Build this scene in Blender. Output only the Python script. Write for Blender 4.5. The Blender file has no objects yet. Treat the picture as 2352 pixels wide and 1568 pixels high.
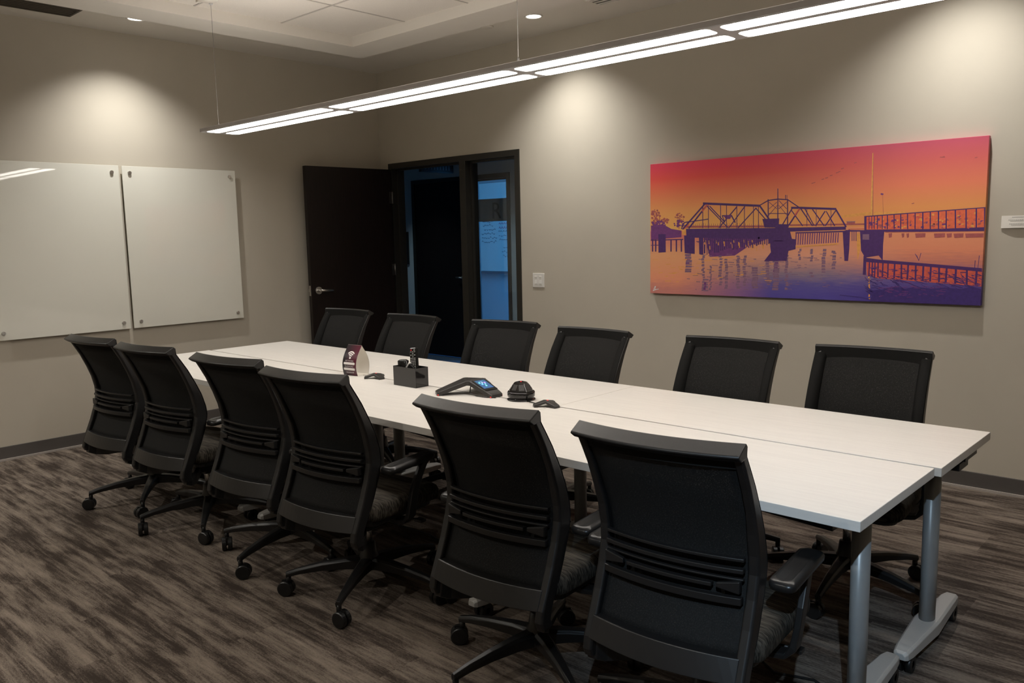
import bpy, bmesh, math, random
from mathutils import Vector, Matrix
random.seed(7)
PI = math.pi
sc = bpy.context.scene
COL = sc.collection
sc.view_settings.view_transform = 'Standard'
sc.view_settings.look = 'None'
sc.view_settings.gamma = 1
sc.view_settings.use_curve_mapping = False
sc.view_settings.exposure = 0.0

# ---------------------------------------------------------------- materials
def lin(c):
    return tuple(((v/255)/12.92 if v/255 <= .04045 else ((v/255+.055)/1.055)**2.4) for v in c)

def new_mat(name):
    m = bpy.data.materials.new(name); m.use_nodes = True
    nt = m.node_tree
    return m, nt, nt.nodes['Principled BSDF']

def mat(name, col, rough=.5, metal=0, spec=.5, noise=0, nscale=60, bump=0, bscale=200, stretch=None, coat=0):
    m, nt, b = new_mat(name)
    b.inputs['Roughness'].default_value = rough
    b.inputs['Metallic'].default_value = metal
    b.inputs['Specular IOR Level'].default_value = spec
    if coat: b.inputs['Coat Weight'].default_value = coat; b.inputs['Coat Roughness'].default_value = .1
    b.inputs['Base Color'].default_value = (*col, 1)
    tc = nt.nodes.new('ShaderNodeTexCoord')
    mp = nt.nodes.new('ShaderNodeMapping'); nt.links.new(tc.outputs['Object'], mp.inputs['Vector'])
    if stretch: mp.inputs['Scale'].default_value = stretch
    if noise:
        n = nt.nodes.new('ShaderNodeTexNoise'); n.inputs['Scale'].default_value = nscale; n.inputs['Detail'].default_value = 4
        nt.links.new(mp.outputs['Vector'], n.inputs['Vector'])
        r = nt.nodes.new('ShaderNodeValToRGB')
        r.color_ramp.elements[0].position = .3; r.color_ramp.elements[1].position = .7
        r.color_ramp.elements[0].color = (*[max(0, c*(1-noise)) for c in col], 1)
        r.color_ramp.elements[1].color = (*[min(1, c*(1+noise)) for c in col], 1)
        nt.links.new(n.outputs['Fac'], r.inputs['Fac']); nt.links.new(r.outputs['Color'], b.inputs['Base Color'])
    if bump:
        n2 = nt.nodes.new('ShaderNodeTexNoise'); n2.inputs['Scale'].default_value = bscale
        nt.links.new(mp.outputs['Vector'], n2.inputs['Vector'])
        bp = nt.nodes.new('ShaderNodeBump'); bp.inputs['Strength'].default_value = bump; bp.inputs['Distance'].default_value = .002
        nt.links.new(n2.outputs['Fac'], bp.inputs['Height']); nt.links.new(bp.outputs['Normal'], b.inputs['Normal'])
    return m

def emit(name, col, s):
    m, nt, b = new_mat(name)
    b.inputs['Base Color'].default_value = (*col, 1)
    b.inputs['Emission Color'].default_value = (*col, 1)
    b.inputs['Emission Strength'].default_value = s
    return m

M = {}
M['wall'] = mat('greige_paint', (.555, .508, .425), .75, spec=.2, noise=.02, nscale=3, bump=.08, bscale=350)
M['ceiling'] = mat('ceiling_paint', (.74, .70, .64), .85, spec=.1, noise=.015, nscale=4)
M['tile'] = mat('ceiling_tile', (.78, .73, .67), .95, spec=.05, noise=.04, nscale=160, bump=.1, bscale=500)
M['gridbar'] = mat('grid_bar_metal', (.50, .46, .42), .6)
M['base'] = mat('vinyl_baseboard', (.095, .085, .08), .55, noise=.05, nscale=8)
M['basetrim'] = mat('floor_trim_metal', (.42, .38, .35), .4)
M['frame'] = mat('dark_frame_paint', (.020, .018, .014), .45, noise=.08, nscale=20)
M['leaf'] = mat('espresso_door_veneer', (.010, .0055, .0045), .42, noise=.35, nscale=9, stretch=(9, 9, .7), spec=.35)
M['chrome'] = mat('brushed_steel', (.62, .60, .57), .28, metal=1)
M['hinge'] = mat('hinge_steel', (.22, .21, .20), .35, metal=1)
M['white_plastic'] = mat('white_plastic', (.80, .78, .74), .35)
M['dim_plastic'] = mat('shaded_plastic', (.42, .40, .37), .4)  # plastic with shade put into its colour; no part uses it
M['board'] = mat('back_painted_glass', (.80, .785, .70), .025, spec=.5, noise=.01, nscale=2)
M['board_edge'] = mat('glass_board_edge', (.80, .82, .76), .2)
M['fixture'] = mat('silver_extrusion', (.62, .60, .60), .5, noise=.03, nscale=20)
M['lens'] = emit('luminous_diffuser', (1, .94, .865), 17.6)
M['uplens'] = emit('uplight_diffuser', (1, .94, .86), 8.8)
M['dl_lens'] = emit('downlight_glow', (1, .94, .86), 12.0)
M['cable'] = mat('steel_cable', (.16, .15, .14), .6)
M['black'] = mat('black_nylon', (.0105, .0102, .0104), .38, noise=.08, nscale=40, bump=.06, bscale=900, spec=.55)
M['border'] = mat('matte_black_border', (.008, .0078, .0075), .75, spec=.15, noise=.1, nscale=300)
M['black_arm'] = mat('black_arm_pad', (.012, .0115, .0115), .30, noise=.08, nscale=60, spec=.32)
M['rubber'] = mat('caster_rubber', (.009, .009, .009), .38, spec=.5)
M['silver'] = mat('silver_gas_lift', (.55, .54, .52), .25, metal=.9)
M['table_leg'] = mat('silver_powder_coat', (.31, .32, .32), .40, metal=.25, noise=.03, nscale=30)
M['table_foot'] = mat('cast_foot_silver', (.47, .46, .44), .42, metal=.15)
M['vent'] = mat('vent_dark', (.055, .042, .028), .6)
M['gloss_black'] = mat('gloss_black_acrylic', (.012, .011, .011), .06, spec=.6)
M['phone'] = mat('phone_shell', (.030, .028, .026), .38, noise=.06, nscale=90)
M['phone_dark'] = mat('phone_bezel', (.010, .010, .010), .15)
M['red_led'] = emit('red_led', (1, .03, .03), 1.6)
M['maroon'] = None
M['card_white'] = mat('white_card', (.80, .76, .69), .6)
M['print_white'] = mat('white_print', (.84, .80, .78), .55)
M['print_grey'] = mat('grey_print', (.50, .46, .46), .55)
M['grey_txt'] = mat('placard_print', (.45, .43, .41), .6)
M['hall_wall'] = mat('hall_paint', (.50, .53, .53), .8, noise=.02, nscale=5)
M['hall_carpet'] = mat('hall_carpet', (.06, .085, .13), .95, noise=.4, nscale=80)
M['marker_black'] = mat('marker_ink', (.03, .05, .09), .6)
M['marker_red'] = mat('marker_ink_red', (.45, .06, .20), .6)
M['tray'] = mat('marker_tray', (.10, .12, .14), .5)
M['eraser_white'] = mat('eraser_band', (.75, .72, .70), .5)
M['button_grey'] = mat('button_grey', (.40, .40, .38), .5)
M['button_red'] = mat('button_red', (.55, .04, .04), .5)
M['outlet_dark'] = mat('outlet_slot', (.05, .05, .05), .6)

def carpet():
    m, nt, b = new_mat('striated_plank_carpet')
    N, L = nt.nodes.new, nt.links.new
    b.inputs['Roughness'].default_value = .95; b.inputs['Specular IOR Level'].default_value = .1
    tc = N('ShaderNodeTexCoord')
    sep = N('ShaderNodeSeparateXYZ'); L(tc.outputs['Object'], sep.inputs[0])
    def math_(op, a, bb=None):
        n = N('ShaderNodeMath'); n.operation = op
        for i, v in enumerate((a, bb)):
            if v is None: continue
            if isinstance(v, (int, float)): n.inputs[i].default_value = v
            else: L(v, n.inputs[i])
        return n.outputs[0]
    row = math_('FLOOR', math_('DIVIDE', sep.outputs[1], .25))
    shift = math_('MULTIPLY', math_('FRACT', math_('MULTIPLY', row, .377)), 1.0)
    colx = math_('FLOOR', math_('DIVIDE', math_('ADD', sep.outputs[0], shift), 1.0))
    cid = N('ShaderNodeCombineXYZ'); L(row, cid.inputs[0]); L(colx, cid.inputs[1])
    wn = N('ShaderNodeTexWhiteNoise'); wn.noise_dimensions = '3D'; L(cid.outputs[0], wn.inputs['Vector'])
    off = N('ShaderNodeVectorMath'); off.operation = 'SCALE'; L(wn.outputs['Color'], off.inputs[0]); off.inputs['Scale'].default_value = 17
    add = N('ShaderNodeVectorMath'); add.operation = 'ADD'; L(tc.outputs['Object'], add.inputs[0]); L(off.outputs[0], add.inputs[1])
    def noise(scale, stretch, detail=4, src=add.outputs[0], rough=.6, dist=0):
        mp = N('ShaderNodeMapping'); mp.inputs['Scale'].default_value = stretch; L(src, mp.inputs['Vector'])
        n = N('ShaderNodeTexNoise'); n.inputs['Scale'].default_value = scale; n.inputs['Detail'].default_value = detail
        n.inputs['Roughness'].default_value = rough; n.inputs['Distortion'].default_value = dist
        L(mp.outputs[0], n.inputs['Vector']); return n.outputs['Fac']
    big = noise(5, (.42, 2.0, 1), 7, dist=.25, rough=.68, src=tc.outputs['Object'])
    mid = noise(15, (.17, 2.6, 1), 5, rough=.6)
    fine = noise(60, (.10, 2.6, 1), 3)
    grain = noise(170, (.5, 1.6, 1), 3, src=tc.outputs['Object'])
    s = math_('ADD', math_('MULTIPLY', big, .46), math_('MULTIPLY', mid, .26))
    s = math_('ADD', s, math_('MULTIPLY', fine, .12))
    s = math_('ADD', s, math_('MULTIPLY', grain, .16))
    s = math_('ADD', s, math_('MULTIPLY', math_('SUBTRACT', wn.outputs['Value'], .5), .03))
    r = N('ShaderNodeValToRGB'); cr = r.color_ramp
    cr.elements[0].position = .44; cr.elements[0].color = (.045, .0345, .028, 1)
    cr.elements[1].position = .60; cr.elements[1].color = (.25, .205, .168, 1)
    e = cr.elements.new(.485); e.color = (.092, .073, .060, 1)
    e = cr.elements.new(.525); e.color = (.162, .132, .108, 1)
    L(s, r.inputs['Fac']); L(r.outputs['Color'], b.inputs['Base Color'])
    bp = N('ShaderNodeBump'); bp.inputs['Strength'].default_value = .35; bp.inputs['Distance'].default_value = .004
    L(s, bp.inputs['Height']); L(bp.outputs[0], b.inputs['Normal'])
    return m
M['carpet'] = carpet()

def laminate():
    m, nt, b = new_mat('white_woodgrain_laminate')
    N, L = nt.nodes.new, nt.links.new
    b.inputs['Roughness'].default_value = .42; b.inputs['Specular IOR Level'].default_value = .4
    tc = N('ShaderNodeTexCoord'); mp = N('ShaderNodeMapping'); mp.inputs['Scale'].default_value = (.6, 9, 9); L(tc.outputs['Object'], mp.inputs['Vector'])
    n = N('ShaderNodeTexNoise'); n.inputs['Scale'].default_value = 9; n.inputs['Detail'].default_value = 6; L(mp.outputs[0], n.inputs['Vector'])
    r = N('ShaderNodeValToRGB'); r.color_ramp.elements[0].position = .35; r.color_ramp.elements[1].position = .65
    r.color_ramp.elements[0].color = (.68, .65, .61, 1); r.color_ramp.elements[1].color = (.72, .69, .645, 1)
    L(n.outputs['Fac'], r.inputs['Fac']); L(r.outputs['Color'], b.inputs['Base Color'])
    return m
M['laminate'] = laminate()

def seat_fabric():
    m, nt, b = new_mat('striated_seat_fabric')
    N, L = nt.nodes.new, nt.links.new
    b.inputs['Roughness'].default_value = .85; b.inputs['Specular IOR Level'].default_value = .2
    tc = N('ShaderNodeTexCoord'); mp = N('ShaderNodeMapping'); mp.inputs['Scale'].default_value = (.35, 6, 1.2); L(tc.outputs['Object'], mp.inputs['Vector'])
    n = N('ShaderNodeTexNoise'); n.inputs['Scale'].default_value = 38; n.inputs['Detail'].default_value = 4; L(mp.outputs[0], n.inputs['Vector'])
    r = N('ShaderNodeValToRGB'); r.color_ramp.elements[0].position = .40; r.color_ramp.elements[1].position = .66
    r.color_ramp.elements[0].color = (.014, .012, .009, 1); r.color_ramp.elements[1].color = (.085, .073, .058, 1)
    L(n.outputs['Fac'], r.inputs['Fac']); L(r.outputs['Color'], b.inputs['Base Color'])
    bp = N('ShaderNodeBump'); bp.inputs['Strength'].default_value = .2; bp.inputs['Distance'].default_value = .002
    L(n.outputs['Fac'], bp.inputs['Height']); L(bp.outputs[0], b.inputs['Normal'])
    return m
M['seat'] = seat_fabric()

def mesh_fabric():
    # knitted back: dark threads with small open holes that let a few per cent of light straight through
    m, nt, b = new_mat('knitted_back_mesh')
    N, L = nt.nodes.new, nt.links.new
    b.inputs['Roughness'].default_value = .8; b.inputs['Specular IOR Level'].default_value = .25
    tc = N('ShaderNodeTexCoord')
    n = N('ShaderNodeTexNoise'); n.inputs['Scale'].default_value = 330; n.inputs['Detail'].default_value = 2; L(tc.outputs['Object'], n.inputs['Vector'])
    r = N('ShaderNodeValToRGB'); r.color_ramp.elements[0].position = .35; r.color_ramp.elements[1].position = .7
    r.color_ramp.elements[0].color = (.005, .005, .005, 1); r.color_ramp.elements[1].color = (.017, .0165, .0155, 1)
    L(n.outputs['Fac'], r.inputs['Fac']); L(r.outputs['Color'], b.inputs['Base Color'])
    tr = N('ShaderNodeBsdfTransparent')
    r2 = N('ShaderNodeValToRGB'); r2.color_ramp.elements[0].position = .36; r2.color_ramp.elements[1].position = .80
    r2.color_ramp.elements[0].color = (0, 0, 0, 1); r2.color_ramp.elements[1].color = (.13, .13, .13, 1)
    L(n.outputs['Fac'], r2.inputs['Fac'])
    mx = N('ShaderNodeMixShader'); L(r2.outputs['Color'], mx.inputs[0]); L(b.outputs[0], mx.inputs[1]); L(tr.outputs[0], mx.inputs[2])
    out = nt.nodes['Material Output']; L(mx.outputs[0], out.inputs['Surface'])
    return m
M['mesh'] = mesh_fabric()

def glass(name, col, transp, rough=.02):
    m, nt, b = new_mat(name)
    N, L = nt.nodes.new, nt.links.new
    nt.nodes.remove(b)
    tr = N('ShaderNodeBsdfTransparent'); tr.inputs[0].default_value = (*transp, 1)
    gl = N('ShaderNodeBsdfGlossy'); gl.inputs['Roughness'].default_value = rough; gl.inputs[0].default_value = (*col, 1)
    lw = N('ShaderNodeLayerWeight'); lw.inputs[0].default_value = .5
    pw = N('ShaderNodeMath'); pw.operation = 'POWER'; L(lw.outputs['Facing'], pw.inputs[0]); pw.inputs[1].default_value = 5
    fr = N('ShaderNodeMath'); fr.operation = 'MULTIPLY_ADD'; L(pw.outputs[0], fr.inputs[0]); fr.inputs[1].default_value = .93; fr.inputs[2].default_value = .04
    mx = N('ShaderNodeMixShader'); L(fr.outputs[0], mx.inputs[0]); L(tr.outputs[0], mx.inputs[1]); L(gl.outputs[0], mx.inputs[2])
    L(mx.outputs[0], nt.nodes['Material Output'].inputs['Surface'])
    return m
M['glass'] = glass('clear_pane', (.9, .95, 1), (.93, .95, .96))
M['frost'] = mat('frosted_band', (.36, .41, .40), .7)
M['frost_letter'] = mat('frosted_letter', (.13, .16, .16), .7)

def maroon():
    m, nt, b = new_mat('maroon_print')
    N, L = nt.nodes.new, nt.links.new
    b.inputs['Roughness'].default_value = .35
    tc = N('ShaderNodeTexCoord'); sp = N('ShaderNodeSeparateXYZ'); L(tc.outputs['Generated'], sp.inputs[0])
    r = N('ShaderNodeValToRGB'); r.color_ramp.elements[0].position = .1; r.color_ramp.elements[1].position = .85
    r.color_ramp.elements[0].color = (.012, .006, .010, 1); r.color_ramp.elements[1].color = (.085, .006, .022, 1)
    L(sp.outputs[0], r.inputs['Fac']); L(r.outputs['Color'], b.inputs['Base Color'])
    return m
M['maroon'] = maroon()

def canvas_base(W_, H_):
    m, nt, b = new_mat('printed_sunset')
    N, L = nt.nodes.new, nt.links.new
    b.inputs['Roughness'].default_value = .45; b.inputs['Specular IOR Level'].default_value = .35
    tc = N('ShaderNodeTexCoord'); sp = N('ShaderNodeSeparateXYZ'); L(tc.outputs['Object'], sp.inputs[0])
    def mth(op, a, bb=None):
        n = N('ShaderNodeMath'); n.operation = op
        for i, v in enumerate((a, bb)):
            if v is None: continue
            if isinstance(v, (int, float)): n.inputs[i].default_value = v
            else: L(v, n.inputs[i])
        return n.outputs[0]
    u = mth('DIVIDE', sp.outputs[0], W_); v = mth('DIVIDE', sp.outputs[2], H_)
    mp = N('ShaderNodeMapping'); mp.inputs['Scale'].default_value = (4, 1, 34); L(tc.outputs['Object'], mp.inputs['Vector'])
    nz = N('ShaderNodeTexNoise'); nz.inputs['Scale'].default_value = 3; nz.inputs['Detail'].default_value = 6; L(mp.outputs[0], nz.inputs['Vector'])
    vw = mth('ADD', v, mth('MULTIPLY', mth('SUBTRACT', nz.outputs['Fac'], .5), .10))
    def ramp(fac, stops):
        r = N('ShaderNodeValToRGB'); cr = r.color_ramp
        k = 2.65
        cs = [(p_, tuple(min(.95, c*k) for c in lin(c_))) for p_, c_ in stops]
        cr.elements[0].position = cs[0][0]; cr.elements[0].color = (*cs[0][1], 1)
        cr.elements[1].position = cs[-1][0]; cr.elements[1].color = (*cs[-1][1], 1)
        for p_, c_ in cs[1:-1]:
            e = cr.elements.new(p_); e.color = (*c_, 1)
        L(fac, r.inputs['Fac']); return r.outputs['Color']
    skyL = ramp(v, [(.50, (196, 122, 66)), (.62, (190, 112, 66)), (.76, (178, 88, 60)), (.88, (178, 58, 52)), (.97, (188, 48, 64))])
    skyR = ramp(v, [(.50, (180, 102, 64)), (.60, (172, 106, 62)), (.74, (160, 88, 66)), (.88, (146, 69, 66)), (.99, (134, 58, 72))])
    watL = ramp(vw, [(.03, (140, 88, 82)), (.12, (166, 104, 80)), (.30, (184, 114, 80)), (.46, (150, 80, 76))])
    watM = ramp(vw, [(.02, (58, 50, 108)), (.10, (66, 58, 106)), (.17, (100, 84, 98)), (.30, (158, 110, 90)), (.46, (176, 106, 74))])
    watR = ramp(vw, [(.05, (48, 34, 92)), (.14, (70, 56, 104)), (.25, (140, 84, 74)), (.34, (160, 98, 74)), (.46, (176, 104, 76))])
    def mix(f, a, bb):
        n = N('ShaderNodeMix'); n.data_type = 'RGBA'; n.clamp_factor = True
        L(f, n.inputs['Factor']); L(a, n.inputs['A']); L(bb, n.inputs['B']); return n.outputs['Result']
    sky = mix(mth('MULTIPLY', mth('SUBTRACT', u, .25), 2.0), skyL, skyR)
    w1 = mix(mth('MULTIPLY', mth('SUBTRACT', u, .12), 3.2), watL, watM)
    w2 = mix(mth('MULTIPLY', mth('SUBTRACT', u, .58), 4.0), w1, watR)
    isw = mth('LESS_THAN', v, .485)
    L(mix(isw, sky, w2), b.inputs['Base Color'])
    return m
PCOL = [(58, 30, 80), (88, 42, 92), (178, 82, 54), (206, 122, 62), (104, 76, 96), (132, 66, 66), (48, 32, 88), (190, 180, 185), (196, 128, 66), (164, 70, 56)]
for i, c in enumerate(PCOL):
    M['p%d' % i] = mat('print_ink_%d' % i, tuple(min(.95, v*2.1) for v in lin(c)), .45, noise=.12, nscale=55)

# ---------------------------------------------------------------- mesh helpers
class MB:
    def __init__(s): s.v = []; s.f = []; s.m = []; s.sm = []
    def add(s, vs, fs, mi=0, smooth=False):
        o = len(s.v); s.v += [tuple(v) for v in vs]
        for f in fs: s.f.append([i+o for i in f]); s.m.append(mi); s.sm.append(smooth)
        return s
    def box(s, x0, x1, y0, y1, z0, z1, mi=0, T=None):
        vs = [Vector(v) for v in ((x0,y0,z0),(x1,y0,z0),(x1,y1,z0),(x0,y1,z0),(x0,y0,z1),(x1,y0,z1),(x1,y1,z1),(x0,y1,z1))]
        if T: vs = [T @ v for v in vs]
        return s.add(vs, [(0,3,2,1),(4,5,6,7),(0,1,5,4),(1,2,6,5),(2,3,7,6),(3,0,4,7)], mi)
    def loops(s, L, mi=0, cap=True, smooth=True, close=False):
        n = len(L[0]); vs = [v for l in L for v in l]; fs = []
        m = len(L)
        for i in range(m if close else m-1):
            for j in range(n):
                a = i*n+j; b_ = i*n+(j+1) % n; c = ((i+1) % m)*n+(j+1) % n; d = ((i+1) % m)*n+j
                fs.append((a, b_, c, d))
        s.add(vs, fs, mi, smooth)
        if cap and not close:
            s.add(L[0], [tuple(range(n))[::-1]], mi); s.add(L[-1], [tuple(range(n))], mi)
        return s
    def cyl(s, a, b_, r, r2=None, n=24, mi=0, smooth=True):
        a = Vector(a); b_ = Vector(b_); r2 = r if r2 is None else r2
        d = (b_-a).normalized(); u = d.orthogonal().normalized(); w = d.cross(u)
        L = [[p+(u*math.cos(2*PI*k/n)+w*math.sin(2*PI*k/n))*rr for k in range(n)] for p, rr in ((a, r), (b_, r2))]
        return s.loops(L, mi, smooth=smooth)
    def tube(s, pts, r, n=10, mi=0):
        pts = [Vector(p) for p in pts]; L = []; u = None
        for i, p in enumerate(pts):
            d = (pts[min(i+1, len(pts)-1)]-pts[max(i-1, 0)]).normalized()
            u = d.orthogonal().normalized() if u is None else (u-d*u.dot(d)).normalized()
            w = d.cross(u); rr = r[i] if isinstance(r, list) else r
            L.append([p+(u*math.cos(2*PI*k/n)+w*math.sin(2*PI*k/n))*rr for k in range(n)])
        return s.loops(L, mi)
    def lathe(s, prof, c=(0, 0, 0), n=40, mi=0, smooth=True):
        c = Vector(c)
        L = [[c+Vector((r*math.cos(2*PI*k/n), r*math.sin(2*PI*k/n), z)) for k in range(n)] for r, z in prof]
        return s.loops(L, mi, smooth=smooth)
    def sweep(s, secs, mi=0, smooth=False):
        return s.loops(secs, mi, smooth=smooth)
    def prism(s, poly, d, mi=0):
        poly = [Vector(p) for p in poly]; d = Vector(d)
        return s.loops([poly, [p+d for p in poly]], mi, smooth=False)
    def obj(s, name, mats, parent=None, bevel=0, seg=2, loc=None, rot=None):
        me = bpy.data.meshes.new(name); me.from_pydata(s.v, [], s.f); me.update()
        if not isinstance(mats, (list, tuple)): mats = [mats]
        for m in mats: me.materials.append(M[m] if isinstance(m, str) else m)
        for p, mi, sm in zip(me.polygons, s.m, s.sm): p.material_index = mi; p.use_smooth = sm
        bm = bmesh.new(); bm.from_mesh(me); bmesh.ops.remove_doubles(bm, verts=bm.verts, dist=1e-6)
        bmesh.ops.recalc_face_normals(bm, faces=bm.faces); bm.to_mesh(me); bm.free()
        o = bpy.data.objects.new(name, me); COL.objects.link(o)
        if parent: o.parent = parent
        if loc: o.location = loc
        if rot: o.rotation_euler = rot
        if bevel:
            b = o.modifiers.new('soft_edges', 'BEVEL'); b.width = bevel; b.segments = seg; b.limit_method = 'ANGLE'; b.angle_limit = math.radians(35)
            b.harden_normals = False
        return o

def tag(o, label, cat, group=None, kind=None):
    if label: o['label'] = label
    if cat: o['category'] = cat
    if group: o['group'] = group
    if kind: o['kind'] = kind
    return o
def empty(name, loc=(0, 0, 0), rz=0):
    o = bpy.data.objects.new(name, None); COL.objects.link(o); o.location = loc; o.rotation_euler = (0, 0, rz)
    o.empty_display_size = .1; return o
def struct(o): o['kind'] = 'structure'; return o
def kids(o): return [c for c in bpy.data.objects if c.parent == o]
def copy_tree(o, parent=None):
    c = o.copy(); COL.objects.link(c); c.parent = parent
    for ch in kids(o):
        copy_tree(ch, c)
    return c
def rrect(cx, cy, hx, hy, r, n=6):
    pts = []
    for qx, qy, a0 in ((1, 1, 0), (-1, 1, 90), (-1, -1, 180), (1, -1, 270)):
        for k in range(n+1):
            a = math.radians(a0+90*k/n); pts.append((cx+qx*(hx-r)+r*math.cos(a), cy+qy*(hy-r)+r*math.sin(a)))
    return pts
def text_mesh(txt, size, name, m, parent, loc, rot, extrude=.0004, align='CENTER'):
    cu = bpy.data.curves.new(name, 'FONT'); cu.body = txt; cu.size = size; cu.extrude = extrude; cu.align_x = align; cu.resolution_u = 3
    to = bpy.data.objects.new(name+'_c', cu); COL.objects.link(to)
    dg = bpy.context.evaluated_depsgraph_get(); me = bpy.data.meshes.new_from_object(to.evaluated_get(dg))
    bpy.data.objects.remove(to); o = bpy.data.objects.new(name, me); me.materials.clear(); me.materials.append(M[m]); COL.objects.link(o)
    o.parent = parent; o.location = loc; o.rotation_euler = rot
    return o
# ================================================================ CAMERA
CAMP = Vector((6.42341, -5.10140, 1.49)); YAW, PITCH, ROLL, F = .74772, -.12916, -.02113, 1891.98
fw = Vector((-math.sin(YAW)*math.cos(PITCH), math.cos(YAW)*math.cos(PITCH), math.sin(PITCH)))
r0 = Vector((math.cos(YAW), math.sin(YAW), 0)); u0 = r0.cross(fw)
rt = r0*math.cos(ROLL)+u0*math.sin(ROLL); up = u0*math.cos(ROLL)-r0*math.sin(ROLL)
cam = bpy.data.cameras.new('camera'); cam.sensor_width = 36; cam.lens = F/2352*36; cam.clip_start = .05
co = bpy.data.objects.new('camera', cam); COL.objects.link(co)
co.matrix_world = Matrix((( rt.x, up.x, -fw.x, CAMP.x), (rt.y, up.y, -fw.y, CAMP.y), (rt.z, up.z, -fw.z, CAMP.z), (0, 0, 0, 1)))
sc.camera = co

# ================================================================ ROOM SHELL
RX, RY, HC = 8.7, -6.5, 3.033       # room: x 0..RX, y RY..0
FX0, FX1, FZ = .139, 1.82, 2.18      # door frame opening in the back wall
struct(MB().box(0, RX, RY, .13, -.1, 0).obj('floor', 'carpet'))
struct(MB().box(-.12, 0, RY, .13, 0, HC).obj('wall_left', 'wall'))
b = MB().box(0, FX0, 0, .13, 0, HC).box(FX1, RX, 0, .13, 0, HC).box(FX0, FX1, 0, .13, FZ, HC)
struct(b.obj('wall_back', 'wall'))
struct(MB().box(RX, RX+.12, RY, .13, 0, HC).obj('wall_right', 'wall'))
struct(MB().box(-.12, RX+.12, RY-.12, RY, 0, HC).obj('wall_front', 'wall'))
struct(MB().box(-.12, RX+.12, RY-.12, .13, HC, HC+.1).obj('ceiling', 'ceiling'))
# dropped ceiling cloud: painted ring around lay-in tiles
cx0, cx1, cy0, cy1, rw = 1.12, 7.55, -5.47, -1.03, .285
zr, zt = 2.86, 2.93
b = MB().box(cx0, cx1, cy1-rw, cy1, zr, HC-.02).box(cx0, cx1, cy0, cy0+rw, zr, HC-.02).box(cx0, cx0+rw, cy0+rw, cy1-rw, zr, HC-.02).box(cx1-rw, cx1, cy0+rw, cy1-rw, zr, HC-.02)
struct(b.obj('ceiling_trim', 'ceiling'))
tile = struct(MB().box(cx0+rw, cx1-rw, cy0+rw, cy1-rw, zt, zt+.02).obj('ceiling_panel', 'tile'))
b = MB()
for k in range(10):
    x = 1.985+.61*k
    if x < cx1-rw-.02: b.box(x-.006, x+.006, cy0+rw, cy1-rw, zt-.003, zt+.001)
for k in range(8):
    y = -1.90-.61*k
    if y > cy0+rw+.02: b.box(cx0+rw, cx1-rw, y-.006, y+.006, zt-.0032, zt+.001)
gb = b.obj('grid_bar', 'gridbar', tile)
# baseboards
def baseboard(name, x0, x1, y0, y1, tx, ty):
    o = struct(MB().box(x0, x1, y0, y1, .012, .097).obj(name, 'base', bevel=.002))
    t = MB().box(x0 if tx <= 0 else x0, x1+max(tx, 0), y0+min(ty, 0), y1, 0, .013).obj('floor_strip', 'basetrim', o)
baseboard('baseboard_left', 0, .010, RY+.01, 0, .012, 0)
baseboard('baseboard_back', FX1+.002, RX, -.010, 0, 0, -.012)
baseboard('baseboard_right', RX-.01, RX, RY+.01, -.02, 0, 0)
baseboard('baseboard_front', .012, RX-.012, RY, RY+.010, 0, 0)
# ---------------------------------------------------------------- hallway and the room across it
HY = 1.77; HZ = 2.62
struct(MB().box(-4.2, 3.2, .13, HY+.13, -.1, 0).obj('floor_hall', 'hall_carpet'))
struct(MB().box(-4.2, 3.2, .13, 4.2, HZ, HZ+.1).obj('ceiling_hall', 'ceiling'))
DX0, DX1 = -1.61, .07
b = MB().box(-4.2, DX0, HY, HY+.13, 0, HZ).box(DX1, 3.2, HY, HY+.13, 0, HZ).box(DX0, DX1, HY, HY+.13, FZ, HZ)
struct(b.obj('wall_hall', 'hall_wall'))
struct(MB().box(-4.2, -.121, .01, .13, 0, HZ).obj('wall_hall_near', 'hall_wall'))
struct(MB().box(-4.3, -4.2, .01, 4.2, 0, HZ).obj('wall_hall_left', 'hall_wall'))
struct(MB().box(3.2, 3.3, .131, 4.2, 0, HZ).obj('wall_hall_right', 'hall_wall'))
struct(MB().box(-4.2, 3.2, HY+.13, 4.2, -.1, 0).obj('floor_far', 'hall_carpet'))
M['far_wall'] = mat('far_room_paint', (.55, .56, .56), .8)
struct(MB().box(-4.3, 3.3, 4.2, 4.3, 0, HZ).obj('wall_far', 'far_wall'))

def door_unit(name, x0, x1, yf, depth, leaf_closed):
    """frame with door opening on the left, fixed glass sidelight on the right"""
    d = struct(empty(name, (x0, yf, 0)))
    W_ = x1-x0; mx0, mx1 = .976, 1.052; y0, y1 = -.012, depth+.012
    b = MB().box(0, W_, y0, y1, FZ-.05, FZ).box(0, .05, y0, y1, 0, FZ-.05).box(W_-.05, W_, y0, y1, 0, FZ-.05).box(mx0, mx1, y0, y1, 0, FZ-.05)
    b.box(mx1, W_-.05, y0, y1, 0, .10)
    # rebates / stops
    b.box(.05, .065, .05, .09, 0, FZ-.05).box(mx0-.015, mx0, .05, .09, 0, FZ-.05).box(.05, mx0, .05, .09, FZ-.065, FZ-.05)
    b.box(mx1, mx1+.018, .045, .095, .10, FZ-.05).box(W_-.068, W_-.05, .045, .095, .10, FZ-.05).box(mx1, W_-.05, .045, .095, FZ-.068, FZ-.05).box(mx1, W_-.05, .045, .095, .10, .118)
    b.obj('door_frame', 'frame', d, bevel=.0015)
    MB().box(mx1+.012, W_-.06, .067, .073, .112, FZ-.06).obj('sidelight_pane', 'glass', d)
    return d, mx0, mx1, W_
d1, mx0, mx1, dW = door_unit('door_1', FX0, FX1, 0, .13, False)
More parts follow.
